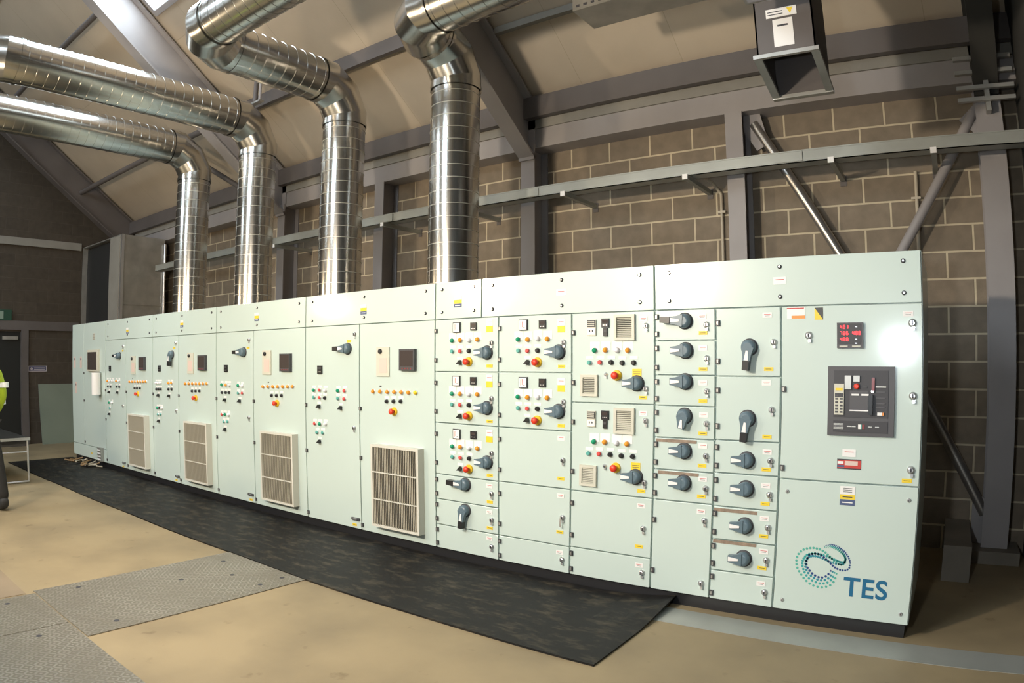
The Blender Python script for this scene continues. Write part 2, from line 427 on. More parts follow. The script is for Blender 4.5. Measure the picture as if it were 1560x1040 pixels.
# eaves members along the back wall
struct(MB().box((XL, 1.95, 3.79), (XR, D, 4.0), 'steelpaint').build('beam_eaves'), 'grey painted eaves beam along the long wall')
struct(MB().box((XL, 1.93, 4.0), (XR, D, 4.10), 'band').build('trim_1'), 'pale strip on top of the eaves beam')
struct(MB().box((XL, 1.84, 4.10), (XR, 1.92, 4.33), 'steeldark').build('trim_2'), 'eaves purlin under the roof lining, its shadow put into a dark colour')  # purlin lies in shadow; that shade is given as dark colour

def ibeam_col(name, x, w_, y0, y1, z1, k, label):
    b = MB(); t = .014
    b.box((x - w_ / 2, y0, 0), (x + w_ / 2, y0 + t, z1), k)
    b.box((x - w_ / 2, y1 - t, 0), (x + w_ / 2, y1, z1), k)
    b.box((x - .006, y0 + t, 0), (x + .006, y1 - t, z1), k)
    o = b.build(name); return tag(o, label, 'steel column', 'grey steel columns along the block wall')
cols = [(-8.30, .17, 'grey steel column seen between the second and third silver ducts'),
        (-6.22, .16, 'grey steel column just right of the third silver duct from the left'),
        (-3.98, .17, 'grey steel column carrying a rafter just right of the rightmost duct'),
        (-1.75, .16, 'grey steel column with the bracing gusset at its top'),
        (.42, .21, 'darkest grey steel column at the right edge of the photo')]
for x, w_, lb in cols:
    ibeam_col('steel_column', x, w_, 1.93, D - .002, 3.79, 'steelpaint', lb)

def rafter(x, w_, label, k='steelpaint'):
    b = MB(); t = .014; zb = lambda y: 5.06 - .72 * y; zt = lambda y: 5.70 - .72 * y
    ya, yb = RY, 1.93
    def slab(x0, x1, f0, f1):
        vs = [(x0, ya, f0(ya)), (x1, ya, f0(ya)), (x1, yb, f0(yb)), (x0, yb, f0(yb)), (x0, ya, f1(ya)), (x1, ya, f1(ya)), (x1, yb, f1(yb)), (x0, yb, f1(yb))]
        b.add(vs, [(0, 3, 2, 1), (4, 5, 6, 7), (0, 1, 5, 4), (1, 2, 6, 5), (2, 3, 7, 6), (3, 0, 4, 7)], k)
    slab(x - w_ / 2, x + w_ / 2, zb, lambda y: zb(y) + .03)
    slab(x - w_ / 2, x + w_ / 2, lambda y: zt(y) - .03, zt)
    slab(x - .007, x + .007, lambda y: zb(y) + .03, lambda y: zt(y) - .03)
    # end plate at the knee
    b.box((x - w_ / 2, 1.93, 3.79), (x + w_ / 2, 1.945, 4.30), k)
    b.box((x - w_ / 2, 1.90, 3.66), (x + w_ / 2, 1.93, 3.82), k)
    return tag(b.build('roof_rafter'), label, 'roof rafter', 'sloping steel rafters')
rafter(-3.98, .19, 'steel rafter rising over the rightmost duct, joined to a column at its foot')
rafter(-8.30, .19, 'steel rafter lit by daylight, rising behind the second duct from the left')
rafter(-13.5, .20, 'dark steel rafter sloping along the gable wall', 'steeldark')
rafter(.42, .20, 'steel rafter in the upper right corner, its shade put into the colour', 'shadedark')  # darkened by colour, standing in for the unlit, vignetted corner

# roof struts and bracing
def strut(a, b, r, k, label, name='brace_tube', n=16):
    return tag(MB().rod(a, b, r, k, n).build(name), label, 'brace tube')
strut((-13.5, .78, 4.79), (-8.31, .78, 4.79), .045, 'steeldark', 'dark tube strut reaching from the gable rafter toward the leftmost duct')
strut((-13.5, -.97, 6.04), (-8.31, -.97, 6.04), .045, 'steeldark', 'dark tube strut high up under the roof at the top left')
strut((-9.50, .96, 4.66), (-8.80, 1.88, 3.99), .04, 'steeldark', 'slanting roof brace tube seen between the two leftmost ducts')
tag(MB().box((-8.2, .93, 4.86), (-4.08, .99, 5.03), 'steeldark').build('roof_purlin'), 'dark roof purlin running behind the duct elbows', 'purlin')
tag(MB().box((-3.88, 1.19, 4.80), (.30, 1.25, 4.87), 'band').build('roof_purlin'), 'pale roof purlin on the lining right of the rightmost duct', 'purlin')
# conduit dropping from the roof between ducts 2 and 3
h = MB().rod((-7.1, .6, 4.70), (-7.1, .6, 5.31), .03, 'steeldark').rod((-7.0, .6, 4.72), (-7.0, .6, 5.31), .018, 'steelpaint')
h.cbox((-7.06, .6, 4.70), (.2, .07, .02), 'galvflat')
tag(h.build('hanger_rod'), 'pair of vertical hanger rods behind the third duct from the left', 'hanger rod')

# wall bracing in the right bay
br = thing('wall_brace', 'bright steel brace tube sloping down from the gusset behind the cabinets', 'brace tube', (-1.6, 2.08, 3.7))
MB().rod((0, 0, 0), (1.93, 0, -3.36), .044, 'shiny', 16).build('tube', br)
MB().prism([(-.10, .10), (.06, .10), (.13, -.20), (.02, -.26), (-.10, -.05)], -.008, .008, 'steelpaint').build('gusset_plate', br)
MB().prism([(1.83, -3.18), (1.95, -3.25), (1.97, -3.62), (1.83, -3.62)], -.010, .010, 'steelpaint').build('gusset_plate', br)
br2 = thing('wall_brace', 'darker brace tube sloping down from the rightmost column behind the cabinets', 'brace tube', (.30, 2.02, 3.56))
MB().rod((0, 0, 0), (-1.9, 0, -3.2), .044, 'steelpaint', 16).build('tube', br2)
MB().prism([(-.12, -.06), (.03, .08), (.03, -.22)], -.008, .008, 'steelpaint').build('gusset_plate', br2)

# long cable tray on cantilever arms
t = thing('cable_tray', 'long galvanised cable tray running along the block wall', 'cable tray', (-4.5, 1.6, 3.15))
tb = MB()
L0, L1 = -7.2, 5.15
tb.box((L0, 0, 0), (L1, .14, .008), 'tray'); tb.box((L0, 0, 0), (L1, .006, .105), 'tray'); tb.box((L0, .134, 0), (L1, .14, .105), 'tray')
tb.box((L0, -.004, .095), (L1, .022, .105), 'tray')
tb.build('tray_channel', t)
for x in (-6.0, -3.9, -1.25, .75, 3.3):
    MB().box((x - .12, -.010, .012), (x + .12, -.004, .09), 'tray').build('splice_plate', t)
for x in (-7.9, -5.745, -4.55, -3.317, -2.087, -.843, -.05):
    a = thing('tray_bracket', {-7.9: 'tray bracket arm under the left end of the cable tray', -5.745: 'tray bracket arm just right of the third duct', -4.55: 'tray bracket arm close to the rightmost duct',
        -3.317: 'tray bracket arm right of the column carrying the rafter', -2.087: 'tray bracket arm left of the gusseted column', -.843: 'tray bracket arm above the middle of the right bay',
        -.05: 'tray bracket arm left of the rightmost column'}[x], 'tray bracket', (x, D, 3.12), 'cantilever arms carrying the cable tray')
    MB().box((-.021, -.66, -.012), (.021, -.006, .029), 'tray').build('arm', a)
    MB().box((-.024, -.667, -.016), (.024, -.655, .03), 'white').build('end_cap', a, label='bright white end cap')
    MB().box((-.028, -.006, -.05), (.028, 0, .045), 'steeldark').build('wall_plate', a)
# conduits on the wall
tag(MB().tube([(-2.04, 1.80, 3.20), (-2.02, 2.10, 3.19), (-1.97, 2.17, 3.10), (-1.965, 2.17, 2.0)], .014, 'conduit').cbox((-1.967, 2.17, 2.93), (.07, .03, .02), 'conduit').build('wall_conduit'), 'cream conduit dropping down the wall left of the gusseted column', 'conduit')
tag(MB().tube([(-.22, 2.17, 3.14), (-.235, 2.17, 2.0)], .016, 'conduit').cbox((-.23, 2.17, 2.91), (.08, .03, .02), 'conduit').build('wall_conduit'), 'short dark cream conduit beside the right brace tube', 'conduit')

# ---------------------------------------------------------------- air ducts
def arc(p, a, b, R_, n=4):
    """gored elbow: arc from direction a (incoming) to b (outgoing) ending/starting tangentially around corner p"""
    p = Vector(p); a = Vector(a); b = Vector(b)
    ctr = p - a * R_ + b * R_
    pts = []
    for i in range(n + 1):
        th = PI / 2 * i / n
        pts.append(ctr - b * R_ * math.cos(th) + a * R_ * math.sin(th))
    # polygonal (gored) path: tangent points on the ends, kinks between
    out = [pts[0]]
    for i in range(n):
        th0 = PI / 2 * (i + .5) / n
        k = R_ / math.cos(PI / 4 / n)
        out.append(ctr - b * k * math.cos(th0) + a * k * math.sin(th0))
    out.append(pts[-1])
    return out
def spiral(b, p0, p1, r, k, seam='ring', pitch=.115, n=48):
    p0 = Vector(p0); p1 = Vector(p1); L = (p1 - p0).length; ax = p1 - p0
    b.lathe(p0, ax, [(r, 0), (r, L)], k, n, cap=False)
    h = pitch * .5
    while h < L - .03:                                   # the raised lock seam
        b.lathe(p0, ax, [(r - .001, h), (r + .0035, h + .0015)], seam, n, cap=False)
        b.lathe(p0, ax, [(r + .0035, h + .0015), (r + .0035, h + .0055)], seam, n, cap=False)
        b.lathe(p0, ax, [(r + .0035, h + .0055), (r - .001, h + .007)], seam, n, cap=False)
        h += pitch
def gores(b, pts, r, k, n=48):
    """segmented elbow: each gore is smooth round the pipe and meets the next at a sharp mitre"""
    tmp = MB(); tmp.tube(pts, r, k, n, cap=False)
    m = len(pts)
    for i in range(m - 1):
        b.rings([tmp.v[i * n:(i + 1) * n], tmp.v[(i + 1) * n:(i + 2) * n]], k, cap=False, smooth=True)
def duct(x, y, z, r, path, label, base):
    t = thing('air_duct', label, 'air duct', (x, y, base), 'silver spiral air ducts')
    R_ = .40
    up = Vector((0, 0, 1))
    pts = [Vector((0, 0, 0)), Vector((0, 0, z - base))] + [Vector(p) - Vector((x, y, base)) for p in path]
    dirs = [(pts[i + 1] - pts[i]).normalized() for i in range(len(pts) - 1)]
    start = pts[0]
    names = ['riser', 'horizontal_run', 'branch_run']
    for i, dr in enumerate(dirs):
        last = i == len(dirs) - 1
        end = pts[i + 1] if last else pts[i + 1] - dr * R_
        b = MB(); spiral(b, start, end, r, 'duct', 'ring' if i == 0 else 'duct'); b.build(names[min(i, 2)], t)
        # joint band
        if not last:
            e = MB(); gores(e, arc(pts[i + 1], dr, dirs[i + 1], R_, 3), r + .006, 'duct'); e.build('elbow', t)
            start = pts[i + 1] + dirs[i + 1] * R_
            # coupling rings
            MB().lathe(end - dr * .02, dr, [(r + .012, 0), (r + .012, .035)], 'duct', 40, cap=False).build('coupling', t)
            MB().lathe(start - dirs[i + 1] * .015, dirs[i + 1], [(r + .012, 0), (r + .012, .035)], 'duct', 40, cap=False).build('coupling', t)
    MB().lathe((0, 0, 0), (0, 0, 1), [(r + .05, 0), (r + .05, .006), (r + .006, .008), (r + .006, .06)], 'duct', 40, cap=False).build('base_collar', t)
    return t
DR = .222
duct(-3.88, .62, 4.40, DR, [(-3.88, -.08, 4.40), (-1.6, -.08, 4.46)], 'rightmost silver spiral duct, turning to the upper right above the rafter', 2.137)
duct(-5.40, .62, 4.40, DR, [(-5.40, -1.18, 4.40), (.3, -1.18, 4.46)], 'third silver spiral duct from the left, turning twice under the rooflight', 2.137)
duct(-6.99, .62, 4.40, DR, [(-6.99, -2.72, 4.42), (-8.30, -2.72, 4.42)], 'second silver spiral duct from the left, its top lit white by daylight', 2.137)
duct(-8.55, .62, 4.40, DR, [(-8.55, -6.0, 4.40)], 'leftmost silver spiral duct, leaving at the left edge of the photo', 2.137)

# ---------------------------------------------------------------- control cabinets
SE = [-11.404, -9.968, -9.217, -8.366, -7.654, -6.765, -6.021, -5.145, -4.3925, -3.528, -2.925, -2.325, -1.7245, -1.325, -.9264, -.135]
ZB, ZT, ZBAND = .085, 2.135, 1.852
DEPTH = 1.0
me = {}
def cyl(n, prof, k, extra=None):
    b = MB(); b.lathe((0, 0, 0), (0, -1, 0), prof, k, 18)
    if extra: extra(b)
    me[n] = b.mesh(n)
def plate(b, x, z, w_, h, k, d=.002): b.box((x - w_ / 2, -d, z - h / 2), (x + w_ / 2, 0, z + h / 2), k)
def lampmesh(n, k):
    cyl(n, [(.019, 0), (.019, .006), (.016, .007)], 'chrome', lambda b: b.lathe((0, 0, 0), (0, -1, 0), [(.0165, .006), (.0165, .016), (.012, .024), (.004, .027)], k, 16))
for n, k in (('gr', 'green'), ('am', 'amber'), ('wh', 'whitelens'), ('ye', 'yellowlens')): lampmesh(n, k)
for n, k in (('tl', 'teal'), ('rd', 'redbtn'), ('bk', 'black')):
    cyl(n, [(.017, 0), (.017, .007), (.014, .008)], 'chrome' if n != 'bk' else 'dark', (lambda k: lambda b: b.lathe((0, 0, 0), (0, -1, 0), [(.0145, .006), (.0145, .018), (.010, .021)], k, 16))(k))
cyl('sel', [(.017, 0), (.017, .008), (.013, .009)], 'black', lambda b: b.prism([(-.018, -.013), (.02, -.013), (.014, .018)], -.034, -.006, 'black'))
cyl('stop', [(.034, 0), (.034, .010), (.030, .013)], 'yellow2', lambda b: (b.lathe((0, 0, 0), (0, -1, 0), [(.013, .012), (.013, .035)], 'red', 16), b.lathe((0, 0, 0), (0, -1, 0), [(.018, .032), (.024, .038), (.024, .046), (.015, .054), (.004, .056)], 'red', 20)))
def handle(n, L, dirn, grip):
    b = MB()
    dx, dz = dirn; px, pz = -dz, dx
    b.lathe((0, 0, 0), (0, -1, 0), [(.052, 0), (.052, .006), (.046, .008)], 'dark', 24)
    b.lathe((0, 0, 0), (0, -1, 0), [(.043, .006), (.043, .034), (.038, .044), (.025, .048)], 'handle', 24)
    def q(u, v): return (dx * u + px * v, dz * u + pz * v)
    poly = [q(0, .038), q(L * .55, .026), q(L, .021), q(L, -.021), q(L * .55, -.026), q(0, -.038)]
    # keep counter-clockwise seen from the front
    a = sum(poly[i][0] * poly[(i + 1) % 6][1] - poly[(i + 1) % 6][0] * poly[i][1] for i in range(6))
    if a < 0: poly.reverse()
    b.prism(poly, -.052, -.022, 'handle')
    s = [q(.02, .006), q(L * .96, .013), q(L * .96, -.013), q(.02, -.006)]
    a = sum(s[i][0] * s[(i + 1) % 4][1] - s[(i + 1) % 4][0] * s[i][1] for i in range(4))
    if a < 0: s.reverse()
    b.prism(s, -.056, -.051, 'white')
    if grip:
        gpoly = [q(L, .020), q(L + grip, .018), q(L + grip, -.018), q(L, -.020)]
        a = sum(gpoly[i][0] * gpoly[(i + 1) % 4][1] - gpoly[(i + 1) % 4][0] * gpoly[i][1] for i in range(4))
        if a < 0: gpoly.reverse()
        b.prism(gpoly, -.060, -.018, 'black')
    me[n] = b.mesh(n)
handle('hS', .085, (-1, 0), 0)
handle('hSV', .075, (-.12, -.993), 0)
handle('hH', .08, (-1, 0), .065)
handle('hHL', .08, (-1, .06), .065)
handle('hV', .08, (-.10, -.995), .055)
def lockm(n, s, key=False, biglock=False):
    b = MB()
    b.lathe((0, 0, 0), (0, -1, 0), [(.017 * s, 0), (.017 * s, .004), (.013 * s, .007), (.013 * s, .014), (.009 * s, .016)], 'chrome', 16)
    b.cbox((0, -.018, 0), (.006 * s, .004, .016 * s), 'ink')
    b.cbox((.004 * s, -.010, -.022 * s), (.012 * s, .010, .014 * s), 'chrome')
    if key: b.cbox((-.006, -.024, -.035), (.012, .003, .06), 'chrome')
    me[n] = b.mesh(n)
lockm('lock', 1.2); lockm('lockkey', 1.2, True); lockm('biglock', 1.35); lockm('key', .8)
b = MB(); b.lathe((0, 0, 0), (0, -1, 0), [(.012, 0), (.012, .004), (.008, .007)], 'chrome', 14); b.cbox((0, -.008, 0), (.004, .002, .012), 'ink'); me['screw'] = b.mesh('screw')
b = MB(); b.lathe((0, 0, 0), (0, -1, 0), [(.013, 0), (.013, .004), (.009, .009)], 'dark', 14); b.lathe((0, 0, 0), (0, -1, 0), [(.006, .008), (.006, .011)], 'chrome', 10); me['topscrew'] = b.mesh('topscrew')
b = MB(); plate(b, 0, 0, .055, .030, 'white'); plate(b, 0, .004, .038, .003, 'redink', .0026); plate(b, 0, -.005, .03, .002, 'ink', .0026); me['wl'] = b.mesh('wl')
b = MB(); plate(b, 0, 0, .075, .042, 'white'); plate(b, 0, .006, .05, .004, 'redink', .0026); me['wl2'] = b.mesh('wl2')
b = MB(); plate(b, 0, 0, .055, .022, 'yellow'); plate(b, 0, 0, .035, .003, 'ink', .0024); me['yl'] = b.mesh('yl')
b = MB(); plate(b, 0, 0, .065, .052, 'yellow'); plate(b, 0, .008, .05, .003, 'ink', .0024); plate(b, 0, -.004, .045, .003, 'ink', .0024); me['yl2'] = b.mesh('yl2')
b = MB(); plate(b, 0, .022, .058, .046, 'white'); plate(b, 0, -.024, .058, .044, 'yellow'); plate(b, 0, .026, .04, .003, 'redink', .0026); me['bigl'] = b.mesh('bigl')
b = MB(); plate(b, 0, .030, .075, .03, 'white'); plate(b, 0, .002, .075, .028, 'yellow'); plate(b, 0, -.026, .075, .026, 'blueink'); plate(b, 0, -.026, .05, .006, 'white', .0026); me['wyl'] = b.mesh('wyl')
b = MB(); plate(b, 0, .034, .085, .046, 'white'); plate(b, 0, -.003, .085, .026, 'yellow'); plate(b, 0, -.034, .085, .032, 'blueink')
for i in range(3): plate(b, 0, .046 - i * .010, .05, .003, 'ink', .0026)
plate(b, 0, -.003, .055, .005, 'ink', .0026); plate(b, 0, -.034, .06, .006, 'white', .0026); me['warn'] = b.mesh('warn')
b = MB(); plate(b, 0, 0, .105, .066, 'white'); plate(b, -.004, .028, .10, .006, 'redink', .0026); plate(b, .012, -.022, .078, .018, 'orangeink', .0026); me['danger'] = b.mesh('danger')
b = MB(); b.add([(-.024, -.002, -.034), (.024, -.002, -.034), (-.024, -.002, .034)], [(0, 1, 2)], 'yellow'); b.add([(.024, -.002, -.034), (.024, -.002, .034), (-.024, -.002, .034)], [(0, 1, 2)], 'dark'); b.box((-.024, -.0018, -.034), (.024, 0, .034), 'yellow'); me['hazard'] = b.mesh('hazard')
b = MB(); plate(b, 0, 0, .07, .055, 'white'); me['bl'] = b.mesh('bl')
b = MB(); plate(b, 0, 0, .055, .02, 'white'); me['blt'] = b.mesh('blt')
b = MB(); plate(b, 0, 0, .022, .012, 'ink'); me['minilabel'] = b.mesh('minilabel')
b = MB(); b.box((-.034, -.014, -.038), (.034, 0, .038), 'dark'); plate(b, 0, 0, .056, .064, 'white', .0155); plate(b, -.004, .004, .003, .04, 'redink', .017); plate(b, .012, -.018, .012, .003, 'ink', .017); plate(b, -.016, .0, .002, .045, 'redink', .017); me['ammeter'] = b.mesh('ammeter')
b = MB(); b.box((-.027, -.012, -.029), (.027, 0, .029), 'black'); plate(b, 0, .010, .04, .020, 'glass', .0135)
for i in (-1, 0, 1): plate(b, i * .012, -.014, .007, .006, 'chrome', .0135)
me['meter'] = b.mesh('meter')
b = MB(); b.box((-.015, -.012, -.027), (.015, 0, .027), 'black'); plate(b, 0, .008, .02, .016, 'dark', .0135); me['minimeter'] = b.mesh('minimeter')
b = MB(); b.box((-.033, -.012, -.038), (.033, 0, .038), 'black'); plate(b, 0, .014, .05, .018, 'dark', .0135)
for i in (-1, 0, 1): plate(b, i * .016, -.018, .009, .010, 'chrome', .0135)
me['amp'] = b.mesh('amp')
b = MB(); b.box((-.032, -.010, -.052), (.032, 0, .052), 'beige'); b.box((-.028, -.016, .004), (.028, -.01, .048), 'dark'); b.box((-.028, -.013, -.046), (.028, -.01, -.006), 'white')
for i in (0, 1, 2): b.box((-.026, -.019, .012 + i * .012), (.026, -.016, .016 + i * .012), 'beige')
b.cbox((-.01, -.0145, -.022), (.005, .004, .012), 'ink'); b.cbox((.01, -.0145, -.022), (.005, .004, .012), 'ink'); me['socket'] = b.mesh('socket')
def vent(n, w_, h, nl, k='beige'):
    b = MB(); t = .018
    b.box((-w_ / 2, -.02, -h / 2), (-w_ / 2 + t, 0, h / 2), k); b.box((w_ / 2 - t, -.02, -h / 2), (w_ / 2, 0, h / 2), k)
    b.box((-w_ / 2 + t, -.02, -h / 2), (w_ / 2 - t, 0, -h / 2 + t), k); b.box((-w_ / 2 + t, -.02, h / 2 - t), (w_ / 2 - t, 0, h / 2), k)
    b.box((-w_ / 2 + t, -.004, -h / 2 + t), (w_ / 2 - t, 0, h / 2 - t), 'void')
    hh = h - 2 * t
    for i in range(nl):
        z = -h / 2 + t + hh * (i + .5) / nl
        b.add([(-w_ / 2 + t, -.016, z - hh / nl * .38), (w_ / 2 - t, -.016, z - hh / nl * .38), (w_ / 2 - t, -.006, z + hh / nl * .3), (-w_ / 2 + t, -.006, z + hh / nl * .3)], [(0, 1, 2, 3)], k)
    me[n] = b.mesh(n)
vent('ventL', .145, .165, 11); vent('ventS', .125, .14, 9)
b = MB(); b.box((-.075, -.010, -.12), (.075, 0, .12), 'beige'); b.lathe((-.025, -.01, .085), (0, -1, 0), [(.02, 0), (.02, .012), (.012, .016)], 'black', 14); plate(b, .005, -.03, .09, .12, 'pink', .0115); me['meterpanel'] = b.mesh('meterpanel')
b = MB(); b.box((-.085, -.03, -.085), (.085, 0, .085), 'dark'); plate(b, 0, .01, .14, .125, 'glass', .031)
for i in range(4): plate(b, -.045 + i * .03, -.068, .014, .012, 'dullred', .031)
me['display'] = b.mesh('display')
b = MB(); b.box((-.23, -.03, -.16), (.23, 0, .16), 'beige'); b.box((-.19, -.036, -.135), (.17, -.03, .125), 'glass'); me['touch_screen'] = b.mesh('touch_screen')
b = MB(); plate(b, 0, 0, .075, .18, 'pink'); plate(b, -.02, .05, .012, .03, 'ink', .003); plate(b, .01, .05, .02, .03, 'ink', .003); me['plate_pink'] = b.mesh('plate_pink')
b = MB(); plate(b, 0, 0, .10, .10, 'beige')
for i in range(4): plate(b, 0, -.035 + i * .023, .085, .009, 'galvflat', .003)
me['vent_label'] = b.mesh('vent_label')
b = MB(); b.lathe((0, -.07, -.16), (0, 0, 1), [(.068, 0), (.068, .32)], 'white', 20); b.lathe((0, -.07, .155), (0, 0, 1), [(.06, 0), (.06, .012)], 'ink', 20); me['paper'] = b.mesh('paper')
b = MB(); b.box((-.07, -.05, -.10), (.07, 0, .10), 'galvflat')
for i in range(4): b.box((-.06, -.055, -.08 + i * .045), (.06, -.05, -.065 + i * .045), 'white')
me['louvre'] = b.mesh('louvre')
b = MB(); b.box((-.05, -.012, -.012), (.05, 0, .012), 'dark'); b.box((-.02, -.022, -.006), (.03, -.012, .008), 'chrome'); me['latch'] = b.mesh('latch')
b = MB(); b.box((-.135, -.003, -.010), (.135, 0, .010), 'brownstrip'); me['strip'] = b.mesh('strip')
b = MB(); b.box((-.012, -.013, -.016), (.012, 0, .016), 'dark'); b.box((-.005, -.015, -.010), (.005, -.013, .010), 'galvflat'); me['hinge'] = b.mesh('hinge')
b = MB(); plate(b, 0, 0, .135, .056, 'ink'); plate(b, 0, .0, .13, .044, 'redink', .0026); plate(b, .012, .006, .072, .024, 'pink', .0032); plate(b, -.048, .008, .034, .014, 'white', .0032); plate(b, -.046, -.012, .04, .012, 'blueink', .0032); me['nameplate'] = b.mesh('nameplate')
# power meter with red figures
SEG = {'0': 'abcdef', '1': 'bc', '2': 'abged', '3': 'abgcd', '4': 'fgbc', '5': 'afgcd', '6': 'afgedc', '7': 'abc', '8': 'abcdefg', '9': 'abcdfg'}
def seven(b, ch, x, z, h, k, y):
    w_ = h * .5; t = h * .16
    S = {'a': (x, z + h / 2, w_, t), 'g': (x, z, w_, t), 'd': (x, z - h / 2, w_, t), 'f': (x - w_ / 2, z + h / 4, t, h / 2), 'b': (x + w_ / 2, z + h / 4, t, h / 2), 'e': (x - w_ / 2, z - h / 4, t, h / 2), 'c': (x + w_ / 2, z - h / 4, t, h / 2)}
    for s_ in SEG[ch]:
        a = S[s_]; plate(b, a[0], a[1], a[2], a[3], k, y)
b = MB(); b.box((-.072, -.02, -.07), (.072, 0, .07), 'breaker')
b.box((-.064, -.022, -.05), (.064, -.02, .064), 'breaker2')
for r, (txt, x0) in enumerate([('421', -.048), ('736', -.048), ('488', -.048)]):
    for i, ch in enumerate(txt): seven(b, ch, x0 + i * .017, .046 - r * .034, .017, 'led', .0235)
for i, ch in enumerate('488'): seven(b, ch, .020 + i * .017, .012, .017, 'led', .0235)
for z in (.046, -.022, -.044): plate(b, .035, z, .012, .004, 'chrome', .0235)
plate(b, -.035, -.060, .045, .006, 'beige', .0215); plate(b, .035, -.060, .045, .006, 'beige', .0215)
me['led'] = b.mesh('led')
# air circuit breaker
b = MB()
b.box((-.183, -.018, -.190), (.183, 0, .190), 'breaker'); b.box((-.150, -.022, -.088), (.150, -.018, .168), 'breaker2')
b.box((-.150, -.022, -.170), (.150, -.018, -.108), 'breaker2')
b.box((-.146, -.030, -.075), (-.092, -.022, .095), 'beige')
for i in range(6):
    for j in range(2): plate(b, -.132 + j * .026, -.060 + i * .018, .016, .010, 'breaker' if (i + j) % 3 else 'dark', .032)
plate(b, -.119, .065, .040, .014, 'yellow', .0315); plate(b, -.119, .032, .046, .022, 'dark', .0315)
b.box((-.088, -.032, .065), (-.052, -.022, .140), 'galvflat'); b.box((-.040, -.034, .108), (-.006, -.022, .140), 'galvflat')
b.lathe((-.022, -.022, .082), (0, -1, 0), [(.016, 0), (.016, .012), (.010, .016)], 'red', 18)
b.cbox((.022, -.024, .080), (.026, .004, .010), 'dark')
for x in (-.030, .024): b.cbox((x, -.025, .036), (.040, .006, .010), 'white')
b.box((-.060, -.024, -.055), (.040, -.022, .058), 'breaker')
b.cbox((-.005, -.026, -.050), (.110, .006, .007), 'white')
b.box((.045, -.045, -.070), (.068, -.022, .038), 'black')
b.box((.060, -.034, .060), (.076, -.022, .130), 'dullred')
b.lathe((.065, -.022, .056), (0, -1, 0), [(.009, 0), (.009, .01)], 'chrome', 12)
b.cbox((.110, -.025, .080), (.056, .006, .006), 'white')
for z in (.052, .02, -.01, -.03): b.cbox((.108, -.024, z), (.05, .004, .006), 'breaker')
b.cbox((.106, -.027, -.066), (.026, .010, .016), 'white'); b.cbox((.124, -.026, -.066), (.008, .008, .016), 'orangeink')
for i in range(5): plate(b, -.120, -.124 - i * .007, .055, .003, 'galvflat', .0235)
for x in (-.062, -.036, .054, .092): plate(b, x, -.138, .022, .006, 'galvflat', .0235)
plate(b, -.002, -.138, .018, .024, 'white', .0245); plate(b, .018, -.138, .014, .024, 'dullred', .0245); plate(b, .006, -.138, .006, .024, 'teal', .025)
me['acb'] = b.mesh('acb')
NAMES = {'gr': 'indicator_lamp', 'am': 'indicator_lamp', 'wh': 'indicator_lamp', 'ye': 'indicator_lamp', 'tl': 'push_button', 'rd': 'push_button', 'bk': 'push_button', 'sel': 'selector_switch', 'stop': 'emergency_stop',
         'hS': 'isolator_handle', 'hSV': 'isolator_handle', 'hH': 'isolator_handle', 'hHL': 'isolator_handle', 'hV': 'isolator_handle', 'lock': 'door_lock', 'lockkey': 'door_lock', 'biglock': 'door_lock', 'key': 'key_switch',
         'screw': 'panel_screw', 'wl': 'name_label', 'wl2': 'name_label', 'yl': 'warning_label', 'yl2': 'warning_label', 'bigl': 'warning_label', 'wyl': 'warning_label', 'warn': 'warning_label', 'danger': 'danger_label', 'hazard': 'hazard_label',
         'minilabel': 'name_label', 'ammeter': 'ammeter', 'meter': 'digital_meter', 'minimeter': 'small_meter', 'amp': 'digital_meter', 'socket': 'power_socket', 'ventL': 'vent_grille', 'ventS': 'vent_grille', 'meterpanel': 'timer_panel',
         'display': 'drive_display', 'touch_screen': 'touch_screen', 'plate_pink': 'name_label', 'vent_label': 'small_vent', 'paper': 'document_tube', 'louvre': 'louvre_box', 'latch': 'door_latch', 'strip': 'tape_strip', 'nameplate': 'name_plate', 'led': 'power_meter', 'acb': 'circuit_breaker'}
PLAB = {'gr': 'green indicator lamp', 'am': 'amber indicator lamp', 'wh': 'white indicator lamp', 'ye': 'yellow indicator lamp', 'tl': 'teal push button', 'rd': 'red push button', 'bk': 'black push button', 'stop': 'red mushroom button on a yellow collar',
        'hS': 'blue-grey rotary handle', 'hH': 'blue-grey handle with a long black grip', 'hHL': 'blue-grey handle with a long black grip', 'hV': 'blue-grey handle hanging down with a black grip', 'led': 'dark meter with red figures', 'acb': 'dark grey circuit breaker', 'lockkey': 'lock with a key in it'}

